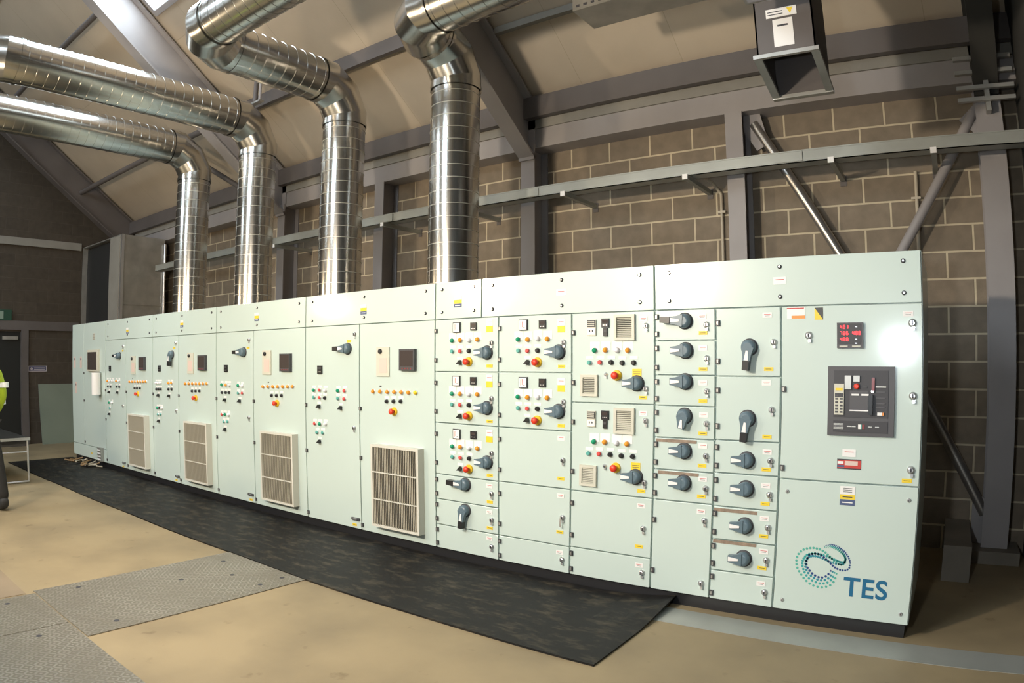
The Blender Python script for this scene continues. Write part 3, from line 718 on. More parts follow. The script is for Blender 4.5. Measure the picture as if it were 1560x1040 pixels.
ITEMS = {
 0: [('plate_pink',-11.283,1.540), ('plate_pink',-10.997,1.539), ('plate_pink',-11.234,1.143), ('touch_screen',-10.421,1.564), ('vent_label',-10.435,1.920), ('key',-10.424,1.321), ('paper',-10.156,1.229), ('louvre',-10.155,0.195), ('yl',-10.589,0.168)],
 1: [('hH',-9.428,1.626), ('yl',-9.324,1.694), ('lock',-9.302,1.757), ('amp',-9.777,1.450), ('am',-9.867,1.272), ('wh',-9.779,1.274), ('wh',-9.681,1.276), ('am',-9.536,1.279), ('wh',-9.442,1.280), ('bk',-9.856,1.193), ('bk',-9.757,1.193), ('bk',-9.526,1.199), ('bk',-9.432,1.199), ('sel',-9.809,1.115), ('sel',-9.500,1.118), ('gr',-9.814,0.966), ('wh',-9.708,0.970), ('tl',-9.793,0.887), ('sel',-9.810,0.803), ('lock',-9.318,0.946), ('latch',-9.336,0.157), ('yl',-9.376,0.105)],
 2: [('meterpanel',-8.961,1.498), ('display',-8.653,1.521), ('am',-9.072,1.277), ('am',-8.982,1.278), ('am',-8.894,1.280), ('am',-8.807,1.282), ('am',-8.721,1.283), ('am',-8.637,1.285), ('am',-8.554,1.287), ('minilabel',-8.991,1.324), ('bk',-8.912,1.195), ('bk',-8.833,1.197), ('bk',-8.743,1.199), ('stop',-8.820,1.122)],
 3: [('amp',-8.160,1.458), ('hV',-7.813,1.626), ('yl',-7.762,1.704), ('lock',-7.719,1.766), ('wh',-8.252,1.278), ('wh',-8.188,1.279), ('wh',-8.124,1.280), ('am',-7.903,1.283), ('am',-7.824,1.285), ('bk',-8.244,1.200), ('bk',-8.182,1.202), ('bk',-8.119,1.203), ('bk',-7.904,1.209), ('bk',-7.825,1.211), ('sel',-8.189,1.124), ('sel',-7.892,1.126), ('gr',-8.223,0.967), ('bk',-8.163,0.970), ('wh',-8.096,0.969), ('tl',-8.207,0.886), ('tl',-8.132,0.890), ('sel',-8.187,0.805), ('lock',-7.711,0.960), ('latch',-7.725,0.165), ('yl',-7.764,0.116)],
 4: [('meterpanel',-7.341,1.523), ('display',-7.048,1.526), ('am',-7.464,1.284), ('am',-7.375,1.286), ('am',-7.289,1.288), ('am',-7.203,1.289), ('am',-7.119,1.291), ('am',-7.037,1.293), ('am',-6.956,1.295), ('minilabel',-7.379,1.326), ('bk',-7.304,1.203), ('bk',-7.218,1.205), ('bk',-7.130,1.208), ('stop',-7.220,1.127)],
 5: [('hH',-6.195,1.635), ('yl',-6.116,1.677), ('lock',-6.092,1.760), ('amp',-6.548,1.466), ('gr',-6.631,1.291), ('am',-6.545,1.291), ('wh',-6.475,1.291), ('gr',-6.297,1.290), ('wh',-6.221,1.288), ('bk',-6.629,1.207), ('bk',-6.550,1.209), ('bk',-6.483,1.211), ('tl',-6.298,1.211), ('rd',-6.218,1.214), ('sel',-6.571,1.129), ('sel',-6.273,1.130), ('rd',-6.634,0.971), ('gr',-6.567,0.974), ('wh',-6.498,0.975), ('tl',-6.596,0.895), ('tl',-6.521,0.900), ('sel',-6.574,0.813), ('lock',-6.099,0.967), ('latch',-6.102,0.170), ('yl',-6.106,0.114)],
 6: [('meterpanel',-5.769,1.529), ('display',-5.437,1.528), ('am',-5.832,1.290), ('am',-5.745,1.292), ('am',-5.660,1.294), ('am',-5.577,1.296), ('am',-5.495,1.298), ('am',-5.414,1.300), ('am',-5.335,1.302), ('minilabel',-5.747,1.335), ('bk',-5.686,1.206), ('bk',-5.602,1.208), ('bk',-5.520,1.211), ('stop',-5.597,1.134)],
 7: [('hH',-4.542,1.646), ('yl',-4.528,1.711), ('lock',-4.450,1.768), ('amp',-4.923,1.463), ('gr',-5.010,1.277), ('rd',-4.926,1.280), ('wh',-4.846,1.279), ('gr',-4.667,1.281), ('rd',-4.581,1.283), ('tl',-5.011,1.212), ('rd',-4.926,1.212), ('bk',-4.854,1.211), ('tl',-4.668,1.214), ('rd',-4.584,1.213), ('sel',-4.938,1.133), ('sel',-4.634,1.133), ('rd',-5.001,0.973), ('gr',-4.927,0.975), ('wh',-4.848,0.978), ('tl',-4.969,0.895), ('tl',-4.888,0.897), ('sel',-4.937,0.815), ('lock',-4.460,0.967), ('latch',-4.464,0.173), ('yl',-4.484,0.119)],
 8: [('meterpanel',-4.097,1.533), ('display',-3.804,1.548), ('am',-4.212,1.288), ('am',-4.127,1.289), ('am',-4.043,1.289), ('am',-3.961,1.290), ('am',-3.881,1.291), ('am',-3.802,1.291), ('ye',-3.725,1.292), ('minilabel',-4.129,1.333), ('bk',-4.054,1.211), ('bk',-3.973,1.214), ('bk',-3.891,1.217), ('stop',-3.968,1.133)],
 9: [('ammeter',-3.305,1.786), ('meter',-3.147,1.788), ('bigl',-3.004,1.790), ('gr',-3.349,1.690), ('am',-3.271,1.691), ('wh',-3.188,1.690), ('am',-3.109,1.693), ('tl',-3.348,1.610), ('rd',-3.270,1.610), ('bk',-3.189,1.611), ('sel',-3.276,1.527), ('stop',-3.192,1.532), ('hS',-3.024,1.597), ('lock',-2.983,1.665), ('yl',-3.002,1.502), ('ammeter',-3.305,1.391), ('meter',-3.147,1.393), ('bigl',-3.004,1.395), ('gr',-3.349,1.295), ('am',-3.271,1.296), ('wh',-3.188,1.295), ('am',-3.109,1.298), ('tl',-3.348,1.215), ('rd',-3.270,1.215), ('bk',-3.189,1.216), ('sel',-3.276,1.132), ('stop',-3.192,1.137), ('hS',-3.024,1.202), ('lock',-2.983,1.270), ('yl',-3.002,1.107), ('ammeter',-3.305,0.996), ('meter',-3.147,0.998), ('bigl',-3.004,1.000), ('gr',-3.349,0.900), ('am',-3.271,0.901), ('wh',-3.188,0.900), ('am',-3.109,0.903), ('tl',-3.348,0.820), ('rd',-3.270,0.820), ('bk',-3.189,0.821), ('sel',-3.276,0.737), ('stop',-3.192,0.742), ('hS',-3.024,0.807), ('lock',-2.983,0.875), ('yl',-3.002,0.712), ('hHL',-3.228,0.621), ('wl',-3.005,0.633), ('lock',-2.985,0.577), ('yl',-3.003,0.515), ('hV',-3.232,0.422), ('wl',-3.006,0.437), ('lock',-2.985,0.381), ('yl',-3.004,0.318), ('wl',-3.007,0.237), ('lock',-2.986,0.178)],
 10: [('ammeter',-2.708,1.785), ('meter',-2.552,1.785), ('bigl',-2.406,1.774), ('gr',-2.751,1.686), ('am',-2.672,1.684), ('wh',-2.591,1.688), ('am',-2.512,1.685), ('tl',-2.748,1.608), ('rd',-2.672,1.607), ('bk',-2.592,1.608), ('sel',-2.677,1.528), ('stop',-2.593,1.529), ('hS',-2.424,1.597), ('lock',-2.385,1.661), ('yl',-2.404,1.501), ('ammeter',-2.708,1.390), ('meter',-2.552,1.390), ('bigl',-2.406,1.379), ('gr',-2.751,1.291), ('am',-2.672,1.289), ('wh',-2.591,1.293), ('am',-2.512,1.290), ('tl',-2.748,1.213), ('rd',-2.672,1.212), ('bk',-2.592,1.213), ('sel',-2.677,1.133), ('stop',-2.593,1.134), ('hS',-2.424,1.202), ('lock',-2.385,1.266), ('yl',-2.404,1.106), ('wl',-2.403,1.021), ('lock',-2.386,0.873), ('yl',-2.402,0.746), ('wl',-2.403,0.627), ('lockkey',-2.383,0.478), ('yl',-2.405,0.373), ('wl',-2.405,0.228), ('lock',-2.384,0.179)],
 11: [('socket',-2.171,1.754), ('meter',-2.070,1.782), ('minimeter',-2.069,1.723), ('ventL',-1.930,1.750), ('wl',-1.801,1.802), ('lock',-1.782,1.756), ('gr',-2.149,1.606), ('am',-2.070,1.608), ('wh',-1.985,1.606), ('am',-1.909,1.605), ('tl',-2.187,1.527), ('rd',-2.109,1.529), ('bk',-2.029,1.529), ('bk',-1.949,1.526), ('bk',-1.868,1.527), ('ventS',-2.187,1.379), ('key',-2.067,1.451), ('stop',-1.987,1.446), ('yl2',-1.847,1.463), ('hS',-1.846,1.398), ('lock',-1.784,1.365), ('yl',-1.804,1.309), ('socket',-2.171,1.162), ('meter',-2.070,1.190), ('minimeter',-2.069,1.131), ('ventL',-1.930,1.158), ('wl',-1.801,1.210), ('lock',-1.782,1.164), ('gr',-2.149,1.014), ('am',-2.070,1.016), ('wh',-1.985,1.014), ('am',-1.909,1.013), ('tl',-2.187,0.935), ('rd',-2.109,0.937), ('bk',-2.029,0.937), ('bk',-1.949,0.934), ('bk',-1.868,0.935), ('ventS',-2.187,0.787), ('key',-2.067,0.859), ('stop',-1.987,0.854), ('yl2',-1.847,0.871), ('hS',-1.846,0.806), ('lock',-1.784,0.773), ('yl',-1.804,0.717), ('wl',-1.804,0.622), ('lock',-1.783,0.475), ('yl',-1.810,0.354), ('wl',-1.804,0.230), ('lock',-1.783,0.182)],
 12: [('hHL',-1.522,1.781), ('wl',-1.409,1.805), ('lock',-1.382,1.755), ('yl',-1.405,1.707), ('hS',-1.518,1.602), ('wl',-1.406,1.616), ('lock',-1.380,1.553), ('yl',-1.405,1.490), ('hS',-1.520,1.414), ('wl',-1.405,1.408), ('lock',-1.379,1.357), ('yl',-1.404,1.299), ('hSV',-1.521,1.205), ('wl',-1.399,1.215), ('lock',-1.378,1.163), ('yl',-1.402,1.103), ('strip',-1.575,1.049), ('hS',-1.520,0.991), ('wl',-1.399,1.028), ('lock',-1.377,0.968), ('yl',-1.402,0.908), ('strip',-1.557,0.849), ('hS',-1.518,0.795), ('wl',-1.395,0.826), ('lock',-1.373,0.770), ('yl',-1.401,0.719), ('wl',-1.399,0.626), ('lock',-1.374,0.571), ('lock',-1.378,0.174)],
 13: [('wl',-1.007,1.804), ('hV',-1.115,1.619), ('lock',-0.969,1.647), ('yl',-1.000,1.493), ('wl',-1.012,1.414), ('hV',-1.123,1.204), ('lock',-0.978,1.259), ('yl',-1.004,1.103), ('hS',-1.122,0.960), ('wl',-1.000,1.014), ('lock',-0.978,0.964), ('yl',-1.003,0.912), ('hS',-1.121,0.790), ('wl',-1.002,0.817), ('lock',-0.976,0.765), ('yl',-1.002,0.710), ('strip',-1.183,0.649), ('hS',-1.118,0.568), ('wl',-1.002,0.622), ('lock',-0.978,0.570), ('yl',-1.002,0.516), ('strip',-1.179,0.454), ('hS',-1.117,0.368), ('wl',-0.997,0.424), ('lock',-0.978,0.373), ('yl',-1.002,0.322), ('wl',-1.002,0.226), ('lock',-0.977,0.176)],
 14: [('danger',-0.837,1.810), ('hazard',-0.707,1.805), ('biglock',-0.764,1.683), ('wl',-0.214,1.795), ('biglock',-0.192,1.744), ('led',-0.531,1.681), ('acb',-0.469,1.321), ('biglock',-0.188,1.355), ('biglock',-0.186,0.958), ('wl2',-0.528,1.033), ('nameplate',-0.526,0.971), ('yl',-0.206,0.898), ('screw',-0.872,0.794), ('screw',-0.188,0.792), ('screw',-0.868,0.146), ('warn',-0.527,0.790), ('screw',-0.184,0.150)],
}
TOP_LABELS = [('wyl',-9.171,1.958), ('wyl',-7.572,1.982), ('wyl',-5.963,1.985), ('wyl',-4.343,1.972), ('wyl',-3.302,1.976), ('wl2',-2.405,1.998), ('wl2',-0.930,1.999)]
LOGO_INNER = [(-0.596, 0.355), (-0.615, 0.322), (-0.653, 0.306), (-0.695, 0.321), (-0.718, 0.342), (-0.734, 0.362), (-0.741, 0.383), (-0.739, 0.404), (-0.727, 0.433), (-0.698, 0.447), (-0.67, 0.445), (-0.648, 0.436), (-0.63, 0.421), (-0.607, 0.404), (-0.59, 0.389), (-0.567, 0.373), (-0.534, 0.365), (-0.507, 0.368), (-0.492, 0.384), (-0.489, 0.417), (-0.502, 0.449), (-0.529, 0.479), (-0.565, 0.503), (-0.609, 0.51), (-0.643, 0.495)]
LOGO_OUTER = [(-0.562, 0.342), (-0.57, 0.297), (-0.593, 0.27), (-0.632, 0.251), (-0.682, 0.253), (-0.713, 0.265), (-0.74, 0.284), (-0.761, 0.307), (-0.779, 0.331), (-0.793, 0.354), (-0.799, 0.382), (-0.799, 0.405), (-0.791, 0.431), (-0.768, 0.459), (-0.735, 0.474), (-0.7, 0.479), (-0.667, 0.474), (-0.636, 0.461), (-0.61, 0.441), (-0.587, 0.418), (-0.558, 0.401), (-0.534, 0.396), (-0.518, 0.406), (-0.517, 0.431), (-0.533, 0.457), (-0.553, 0.474), (-0.575, 0.485), (-0.608, 0.492), (-0.637, 0.487)]
DOORS = {i: [ZB, ZBAND] for i in range(1, 9)}
DOORS[0] = [ZB, .275, ZT]
DOORS[9] = [ZB, .277, .478, .675, 1.072, 1.458, ZBAND]
DOORS[10] = [ZB, .278, .678, 1.072, 1.460, ZBAND]
DOORS[11] = [ZB, .283, .676, 1.267, ZBAND]
DOORS[12] = [ZB, .675, .868, 1.067, 1.265, 1.452, 1.663, ZBAND]
DOORS[13] = [ZB, .272, .467, .671, .874, 1.071, 1.449, ZBAND]
DOORS[14] = [ZB, .866, ZBAND]
UL = {0: 'pale green end cabinet with touch screen and white document tube, leftmost in the row',
      1: 'pale green cabinet left of the leftmost louvred door, with small lamps and a horizontal handle',
      2: 'pale green cabinet with the leftmost brown louvre and a row of amber lamps',
      3: 'narrow pale green cabinet with a downward handle between the two leftmost louvred cabinets',
      4: 'pale green cabinet with the second louvre from the left',
      5: 'pale green cabinet between the second and third louvres, lamps in two clusters',
      6: 'pale green cabinet with the third louvre from the left',
      7: 'pale green cabinet between the third louvre and the largest louvre',
      8: 'pale green cabinet with the largest louvre and seven round lamps above it',
      9: 'pale green six-door cabinet right of the largest louvre, three doors with meters',
      10: 'pale green cabinet of five doors, two with meters and stops, three blank below',
      11: 'pale green cabinet with two square vent grilles and a power socket on each upper door',
      12: 'narrow pale green cabinet with six rotary handles above one tall blank door',
      13: 'narrow pale green cabinet next to the breaker cabinet, rotary handles down to near the floor',
      14: 'pale green end cabinet with the dark circuit breaker, red figures and blue dotted logo'}
louvre_w = .60
def louvre(parent, cx, z0, z1, n):
    """protruding filter louvre: frame, vertical fins, two cross bars"""
    h = z1 - z0; w_ = .54; t = .02; d = .07
    b = MB()
    b.box((-w_ / 2, -d, 0), (-w_ / 2 + t, 0, h), 'grille'); b.box((w_ / 2 - t, -d, 0), (w_ / 2, 0, h), 'grille')
    b.box((-w_ / 2 + t, -d, 0), (w_ / 2 - t, 0, t), 'grille'); b.box((-w_ / 2 + t, -d, h - t), (w_ / 2 - t, 0, h), 'grille')
    fr = b.build('louvre_frame', parent, (cx, 0, z0))
    f = MB(); m = 27
    for i in range(m):
        x = -w_ / 2 + t + (w_ - 2 * t) * (i + .5) / m
        f.add([(x - .003, -d + .003, t), (x + .003, -d + .003, t), (x + .003, -d + .008, t), (x - .003, -d + .008, t),
               (x - .003, -d + .003, h - t), (x + .003, -d + .003, h - t), (x + .003, -d + .008, h - t), (x - .003, -d + .008, h - t)],
              [(4, 5, 6, 7), (0, 1, 5, 4), (1, 2, 6, 5), (2, 3, 7, 6), (3, 0, 4, 7)], 'fin')
    for z in (h * .34, h * .67): f.box((-w_ / 2 + t, -d - .001, z - .004), (w_ / 2 - t, -d + .02, z + .004), 'grille')
    f.build('louvre_fins', fr)
    MB().box((-w_ / 2 + t, -.050, t), (w_ / 2 - t, -.044, h - t), 'void').build('filter_pad', fr, label='dark filter pad')
G = .006
for i in range(15):
    x0, x1 = SE[i], SE[i + 1]
    u = thing('control_cabinet', UL[i], 'electrical cabinet', (x0, 0, 0), 'pale green control cabinets in one long row')
    b = MB(); top = ZT if i == 0 else ZBAND - .001
    t = .0015
    b.box((t, .024, ZB), (x1 - x0 - t, DEPTH, top), 'paint')
    b.build('carcass', u)
    zs = DOORS[i]
    items = [list(q) for q in ITEMS[i]]
    for j in range(len(zs) - 1):
        za, zb = zs[j], zs[j + 1]
        if i == 0 and j == 1:
            spans = [(x0 + G, -10.87), (-10.862, x1 - G)]
        else: spans = [(x0 + G, x1 - G)]
        for si, (xa, xb) in enumerate(spans):
            g0 = .004
            d = MB(); d.box((-(xb - xa) / 2, 0, za + g0), ((xb - xa) / 2, .022, zb - g0), 'paint')
            nm = 'door' if not (i == 0 and (j == 0 or si == 0)) else 'side_panel'
            cx = (xa + xb) / 2
            dl = None
            dr = d.build(nm, u, (cx - x0, 0, 0), bevel=.0025)
            if nm == 'door' and i != 14:
                big = (zb - za) > 1.2
                for zz in ([za + .05, (za + zb) / 2 + .17, (za + zb) / 2 - .25] if big else [za + (zb - za) * .22, za + (zb - za) * .78]):
                    inst('hinge', me['hinge'], dr, (-(xb - xa) / 2 + .010, 0, zz))
            if i == 14 and j == 1:
                for zz in (1.38, .93): inst('hinge', me['hinge'], dr, (-(xb - xa) / 2 + .012, 0, zz))
            for it in items:
                k, x, z = it[:3]
                if za <= z < zb and xa - .02 <= x <= xb + .02 and len(it) == 3:
                    it.append(1)
                    o = inst(NAMES[k], me[k], dr, (x - cx, 0, z), PLAB.get(k))
                    # engraved plates over the lamps and buttons
                    if k in ('gr', 'am', 'wh', 'tl', 'rd', 'bk', 'sel') and not (i in (2, 4, 6, 8) and k == 'am'):
                        inst('button_label', me['bl'] if i >= 9 and k in ('gr', 'am', 'wh') else me['blt'], dr, (x - cx, .0005, z + (.028 if i >= 9 and k in ('gr', 'am', 'wh') else .032)))
            if i in (2, 4, 6, 8) and j == 0:
                louvre(dr, {2: -8.752, 4: -7.145, 6: -5.54, 8: -3.917}[i] - cx, .170, .857, 27)
            if i == 14 and j == 0:
                # dotted ribbon emblem and the lettering beside it
                def along(P, n):
                    L = [0]
                    for a, b_ in zip(P, P[1:]): L.append(L[-1] + math.dist(a, b_))
                    out = []
                    for q in range(n):
                        f0 = q / (n - 1); s_ = L[-1] * f0 * (1.5 - .5 * f0); a = max(0, min(len(P) - 2, next((r for r in range(len(L) - 1) if L[r + 1] >= s_), len(P) - 2)))
                        f_ = (s_ - L[a]) / max(1e-9, L[a + 1] - L[a]); out.append((P[a][0] + (P[a + 1][0] - P[a][0]) * f_, P[a][1] + (P[a + 1][1] - P[a][1]) * f_))
                    return out
                N = 50
                I_ = along(LOGO_INNER, N); O_ = along(LOGO_OUTER, N)
                lb = MB()
                for q in range(N):
                    for row in range(4):
                        f_ = row / 3
                        px = I_[q][0] * (1 - f_) + O_[q][0] * f_; pz = I_[q][1] * (1 - f_) + O_[q][1] * f_
                        wdt = math.dist(I_[q], O_[q]) / 3
                        sp = math.dist(O_[q], O_[min(N - 1, q + 1)]) if row > 1 else math.dist(I_[q], I_[min(N - 1, q + 1)])
                        r_ = max(.0022, min(.0075, wdt * .46, max(sp, .006) * .42))
                        lb.add([(px - cx + r_ * math.cos(2 * PI * a / 10), -.0012, pz + r_ * math.sin(2 * PI * a / 10)) for a in range(10)], [tuple(range(10))], M['tealdot'][row])
                lb.build('logo_emblem', dr)
                tc = bpy.data.curves.new('logo_lettering', 'FONT'); tc.body = 'TES'; tc.size = .155; tc.extrude = .0006; tc.offset = .003; tc.space_character = 1.06
                tc.materials.append(M['logoblue'])
                tmp = bpy.data.objects.new('lettering_curve', tc); C.collection.objects.link(tmp)
                bpy.context.view_layer.update()
                lm_ = bpy.data.meshes.new_from_object(tmp.evaluated_get(bpy.context.evaluated_depsgraph_get()))
                bpy.data.objects.remove(tmp)
                to = bpy.data.objects.new('logo_lettering', lm_); C.collection.objects.link(to); to.parent = dr
                to.rotation_euler = (PI / 2, 0, 0); to.location = (-.518 - cx, -.0008, .221)
# plinth
tag(MB().box((SE[0] + .03, .03, 0), (SE[-1] - .02, DEPTH - .02, ZB), 'black').build('cabinet_plinth'), 'black plinth running under the whole row of cabinets', 'plinth')
# upper covers
TB = [(-9.968, -8.366), (-8.366, -6.765), (-6.765, -5.145), (-5.145, -3.528), (-3.528, -3.078), (-3.078, -1.7245), (-1.7245, -.135)]
TL = ['cover box on top of the row, second from its left end, above the leftmost louvre', 'top cover box above the second louvre from the left', 'top cover box above the third louvre from the left',
      'top cover box above the largest louvre', 'shortest top cover box, with a yellow label', 'top cover box left of the longest right one, plain white label', 'top cover box at the right end above the circuit breaker']
TL[0] = 'leftmost of the top cover boxes, beside the touch screen cabinet'
for i, (x0, x1) in enumerate(TB):
    u = thing('busbar_cover', TL[i], 'cabinet cover', (x0, 0, ZBAND), 'cover boxes along the top of the cabinets')
    MB().box((.0015, .024, 0), (x1 - x0 - .0015, DEPTH, ZT - ZBAND), 'paint').build('casing', u)
    f = MB().box((G, 0, .003), (x1 - x0 - G, .022, ZT - ZBAND - .001), 'paint').build('front_panel', u, bevel=.0025)
    W_ = x1 - x0
    xs = [.10, W_ / 2, W_ - .10] if W_ > .6 else [.07, W_ - .07]
    for x in xs:
        for z in (.055, ZT - ZBAND - .055): inst('panel_screw', me['topscrew'], f, (x, 0, z))
    k, lx, lz = TOP_LABELS[i]
    inst('warning_label' if k == 'wyl' else 'name_label', me[k], f, (lx - x0, 0, lz - ZBAND))

# ---------------------------------------------------------------- floor: rubber mat, chequer plates, edging
mb = MB()
nx = 60
vs = []; X0, X1 = -11.55, -1.55
for i in range(nx + 1):
    x = X0 + (X1 - X0) * i / nx
    lift = .05 * max(0, (i - nx + 3) / 3) ** 2
    y0 = -1.055 + .006 * math.sin(i * .5); y1 = .022
    for y, l in ((y0, .012), (-.5, .012), (y1, .012 + lift)):
        vs.append((x, y, l))
for i in range(nx + 1): vs.append((vs[i * 3][0], vs[i * 3][1], .0)); 
n3 = 3 * (nx + 1)
fs = []
for i in range(nx):
    a = i * 3; fs += [(a, a + 3, a + 4, a + 1), (a + 1, a + 4, a + 5, a + 2), (n3 + i, n3 + i + 1, a + 3, a)]
mb.add(vs, fs, 'mat')
e = nx * 3
mo = mb.build('rubber_mat')
sd = mo.modifiers.new('thick', 'SOLIDIFY'); sd.thickness = .008; sd.offset = -1
tag(mo, 'long black rubber mat lying on the floor in front of the cabinets', 'floor mat')
def plate_on_floor(x0, x1, y0, y1, label, k='chequer', name='floor_plate', cat='floor plate', group='steel floor plates', holes=None):
    t = thing(name, label, cat, ((x0 + x1) / 2, (y0 + y1) / 2, 0), group)
    w_, h_ = (x1 - x0) / 2, (y1 - y0) / 2
    MB().box((-w_ + .004, -h_ + .004, 0), (w_ - .004, h_ - .004, .006), k).build('plate', t)
    for (a, b_) in (holes or ((-w_ + .12, .3), (w_ - .12, .05))):
        MB().lathe((a, b_, .006), (0, 0, 1), [(.018, 0), (.018, .001)], 'ink', 14, True).build('lifting_hole', t)
    return t
plate_on_floor(-4.86, -3.83, -2.64, -.06, 'chequer plate running from the plate strip in front to under the rubber mat', holes=((-.40, -1.0), (.38, -1.05), (-.1, -.35), (.05, -.02), (-.3, .12), (.38, .0), (.36, .2)))
plate_on_floor(-4.80, -4.12, -3.7, -2.642, 'chequer plate at the left edge of the photo')
plate_on_floor(-4.12, -2.9, -3.7, -2.642, 'chequer plate along the bottom left of the photo')
tag(MB().box((-9.5, -6.5, 0), (-4.83, -2.70, .004), 'floor_dark').build('floor_board'), 'brown board on the floor left of the chequer plates', 'floor board')
tag(MB().box((-3.8, -.30, 0), (.9, -.055, .003), 'tray').build('floor_edging'), 'grey metal strip on the floor along the plinth at the right', 'floor edging')

# cables spilled under the left end of the cabinets
cb = MB()
for s_, k in enumerate(['cablebrown', 'cabletan', 'cablebrown', 'cabletan', 'cablebrown']):
    random.seed(s_ + 3); x = -10.9 + s_ * .18; y = -.03
    pts = [(x, -.035, .07)]
    for q in range(6):
        x += random.uniform(-.14, .2); y = -.05 - random.random() * .22; pts.append((x, y, .028 + random.random() * .03))
    cb.tube(pts, .012, k, 8)
tag(cb.build('loose_cables'), 'loose brown and pale cables lying on the mat at the foot of the end cabinet', 'cables')

# ---------------------------------------------------------------- left end of the room
ah = thing('air_handling_box', 'tall galvanised box with a dark open front in the far corner', 'air handling unit', (-13.2, 1.62, 0))
b = MB(); x0, x1, y0, y1, zt = -.74, 1.2, -.57, .30, 3.80
b.box((x1 - .02, y0, 0), (x1, y1, zt), 'galvflat'); b.box((x0, y1 - .02, 0), (x1 - .02, y1, zt), 'galvflat'); b.box((x0, y0, zt - .02), (x1 - .02, y1 - .02, zt), 'galvflat')
b.box((x0, y0, 0), (x0 + .02, y1 - .02, zt - .02), 'galvflat'); b.build('casing', ah)
MB().box((.72, y0 - .01, 0), (x1 - .02, y0 + .02, zt - .02), 'band').build('front_post', ah)
MB().box((x0 + .02, y0 + .1, 0), (.72, y0 + .13, zt - .03), 'rubber').build('dark_screen', ah, label='black screen closing the open front')
MB().box((x1, y0, 0), (x1 + .05, y0 + .05, zt), 'chrome').build('corner_post', ah, label='bright metal corner post')
MB().box((x1, y0 + .05, 2.56), (x1 + .02, y1, 2.62), 'galvflat').build('seam_rail', ah)
MB().rod((x1 + .04, y1 - .01, 0), (x1 + .04, y1 - .01, 3.70), .022, 'chrome').build('side_pipe', ah)
struct(MB().box((XL, -10.2, 3.74), (XL + .05, 1.02, 3.885), 'band').build('trim_3'), 'pale concrete band high on the gable wall')
struct(MB().box((XL, -10.2, 2.15), (XL + .03, 1.02, 2.32), 'steeldark').build('trim_4'), 'grey lintel band over the door in the gable wall')
dm = MB(); dm.box((XL - .10, -2.1, 0), (XL - .04, -.14, 2.12), 'doorblack')
dd = struct(dm.build('door_1'), 'black double door in the gable wall')
MB().box((XL - .04, -.14, 0), (XL + .04, .0, 2.15), 'steeldark').build('door_frame', dd)
MB().box((XL - .04, -2.16, 0), (XL + .04, -2.1, 2.15), 'steeldark').build('door_frame', dd)
MB().box((XL - .04, -.50, 1.97), (XL + .02, -.20, 2.03), 'galvflat').build('door_closer', dd)
bd = MB(); bd.add([(XL + .22, .20, 0), (XL + .22, 1.0, 0), (XL + .03, 1.0, 1.13), (XL + .03, .20, 1.13), (XL + .19, .20, 0), (XL + .19, 1.0, 0), (XL + .001, 1.0, 1.125), (XL + .001, .20, 1.125)],
                  [(0, 1, 2, 3), (7, 6, 5, 4), (0, 4, 5, 1), (1, 5, 6, 2), (2, 6, 7, 3), (3, 7, 4, 0)], 'olive')
tag(bd.build('metal_panel'), 'grey-green sheet panel leaning against the gable wall', 'panel')
ex = thing('exit_sign', 'small green exit sign above the dark door at the left edge', 'exit sign', (XL, -.62, 2.42))
MB().box((0, -.28, -.10), (.04, .28, .10), 'exit').build('sign_face', ex)
b = MB()
X_ = .043
def quad(y0_, z0_, y1_, z1_): b.box((.04, y0_, z0_), (X_, y1_, z1_), 'exitw')
quad(.02, -.07, .12, .07); quad(-.20, -.012, -.10, .012)
b.add([(X_, -.20, 0), (X_, -.14, -.05), (X_, -.14, .05)], [(0, 1, 2)], 'exitw')
quad(-.06, .03, -.03, .06); quad(-.07, -.03, -.03, .03); quad(-.09, -.06, -.06, -.03); quad(-.03, -.06, 0, -.03); quad(-.03, 0, .0, .015)
b.build('pictogram', ex)
bs = thing('wall_sign', 'small blue safety sign beside the dark door', 'sign', (XL, .19, 1.425))
MB().box((0, -.19, -.055), (.004, .19, .055), 'signw').build('sign_plate', bs)
b = MB(); b.box((.004, -.17, -.04), (.006, .17, .04), 'signblue'); b.lathe((.006, -.12, 0), (1, 0, 0), [(.026, 0), (.026, .001)], 'signw', 14)
for z in (-.014, .014): b.box((.006, -.07, z - .006), (.007, .15, z + .006), 'signw')
b.build('sign_print', bs)

# folding table
tb = thing('folding_table', 'grey folding table on thin steel legs at the left edge', 'table', (-10.2, -1.9, 0))
MB().box((-.85, -.61, .555), (.79, .61, .58), 'doorblack').build('tabletop', tb, bevel=.004, label='dark tabletop')
MB().box((-.85, -.63, .55), (.80, -.61, .585), 'chrome').box((.79, -.61, .55), (.80, .61, .585), 'chrome').build('edge_trim', tb, label='bright metal edge')
for sx in (-.72, .76):
    for sy in (-.58, .58):
        MB().rod((sx, sy, .02), (sx, sy, .55), .013, 'chrome').build('leg', tb)
    MB().rod((sx, -.58, .02), (sx, .58, .02), .013, 'chrome').build('foot_bar', tb)
    MB().rod((sx, -.58, .40), (sx, .58, .40), .009, 'chrome').build('stretcher', tb)
MB().box((-.8, -.58, .47), (.72, .58, .55), 'dark').build('apron', tb)

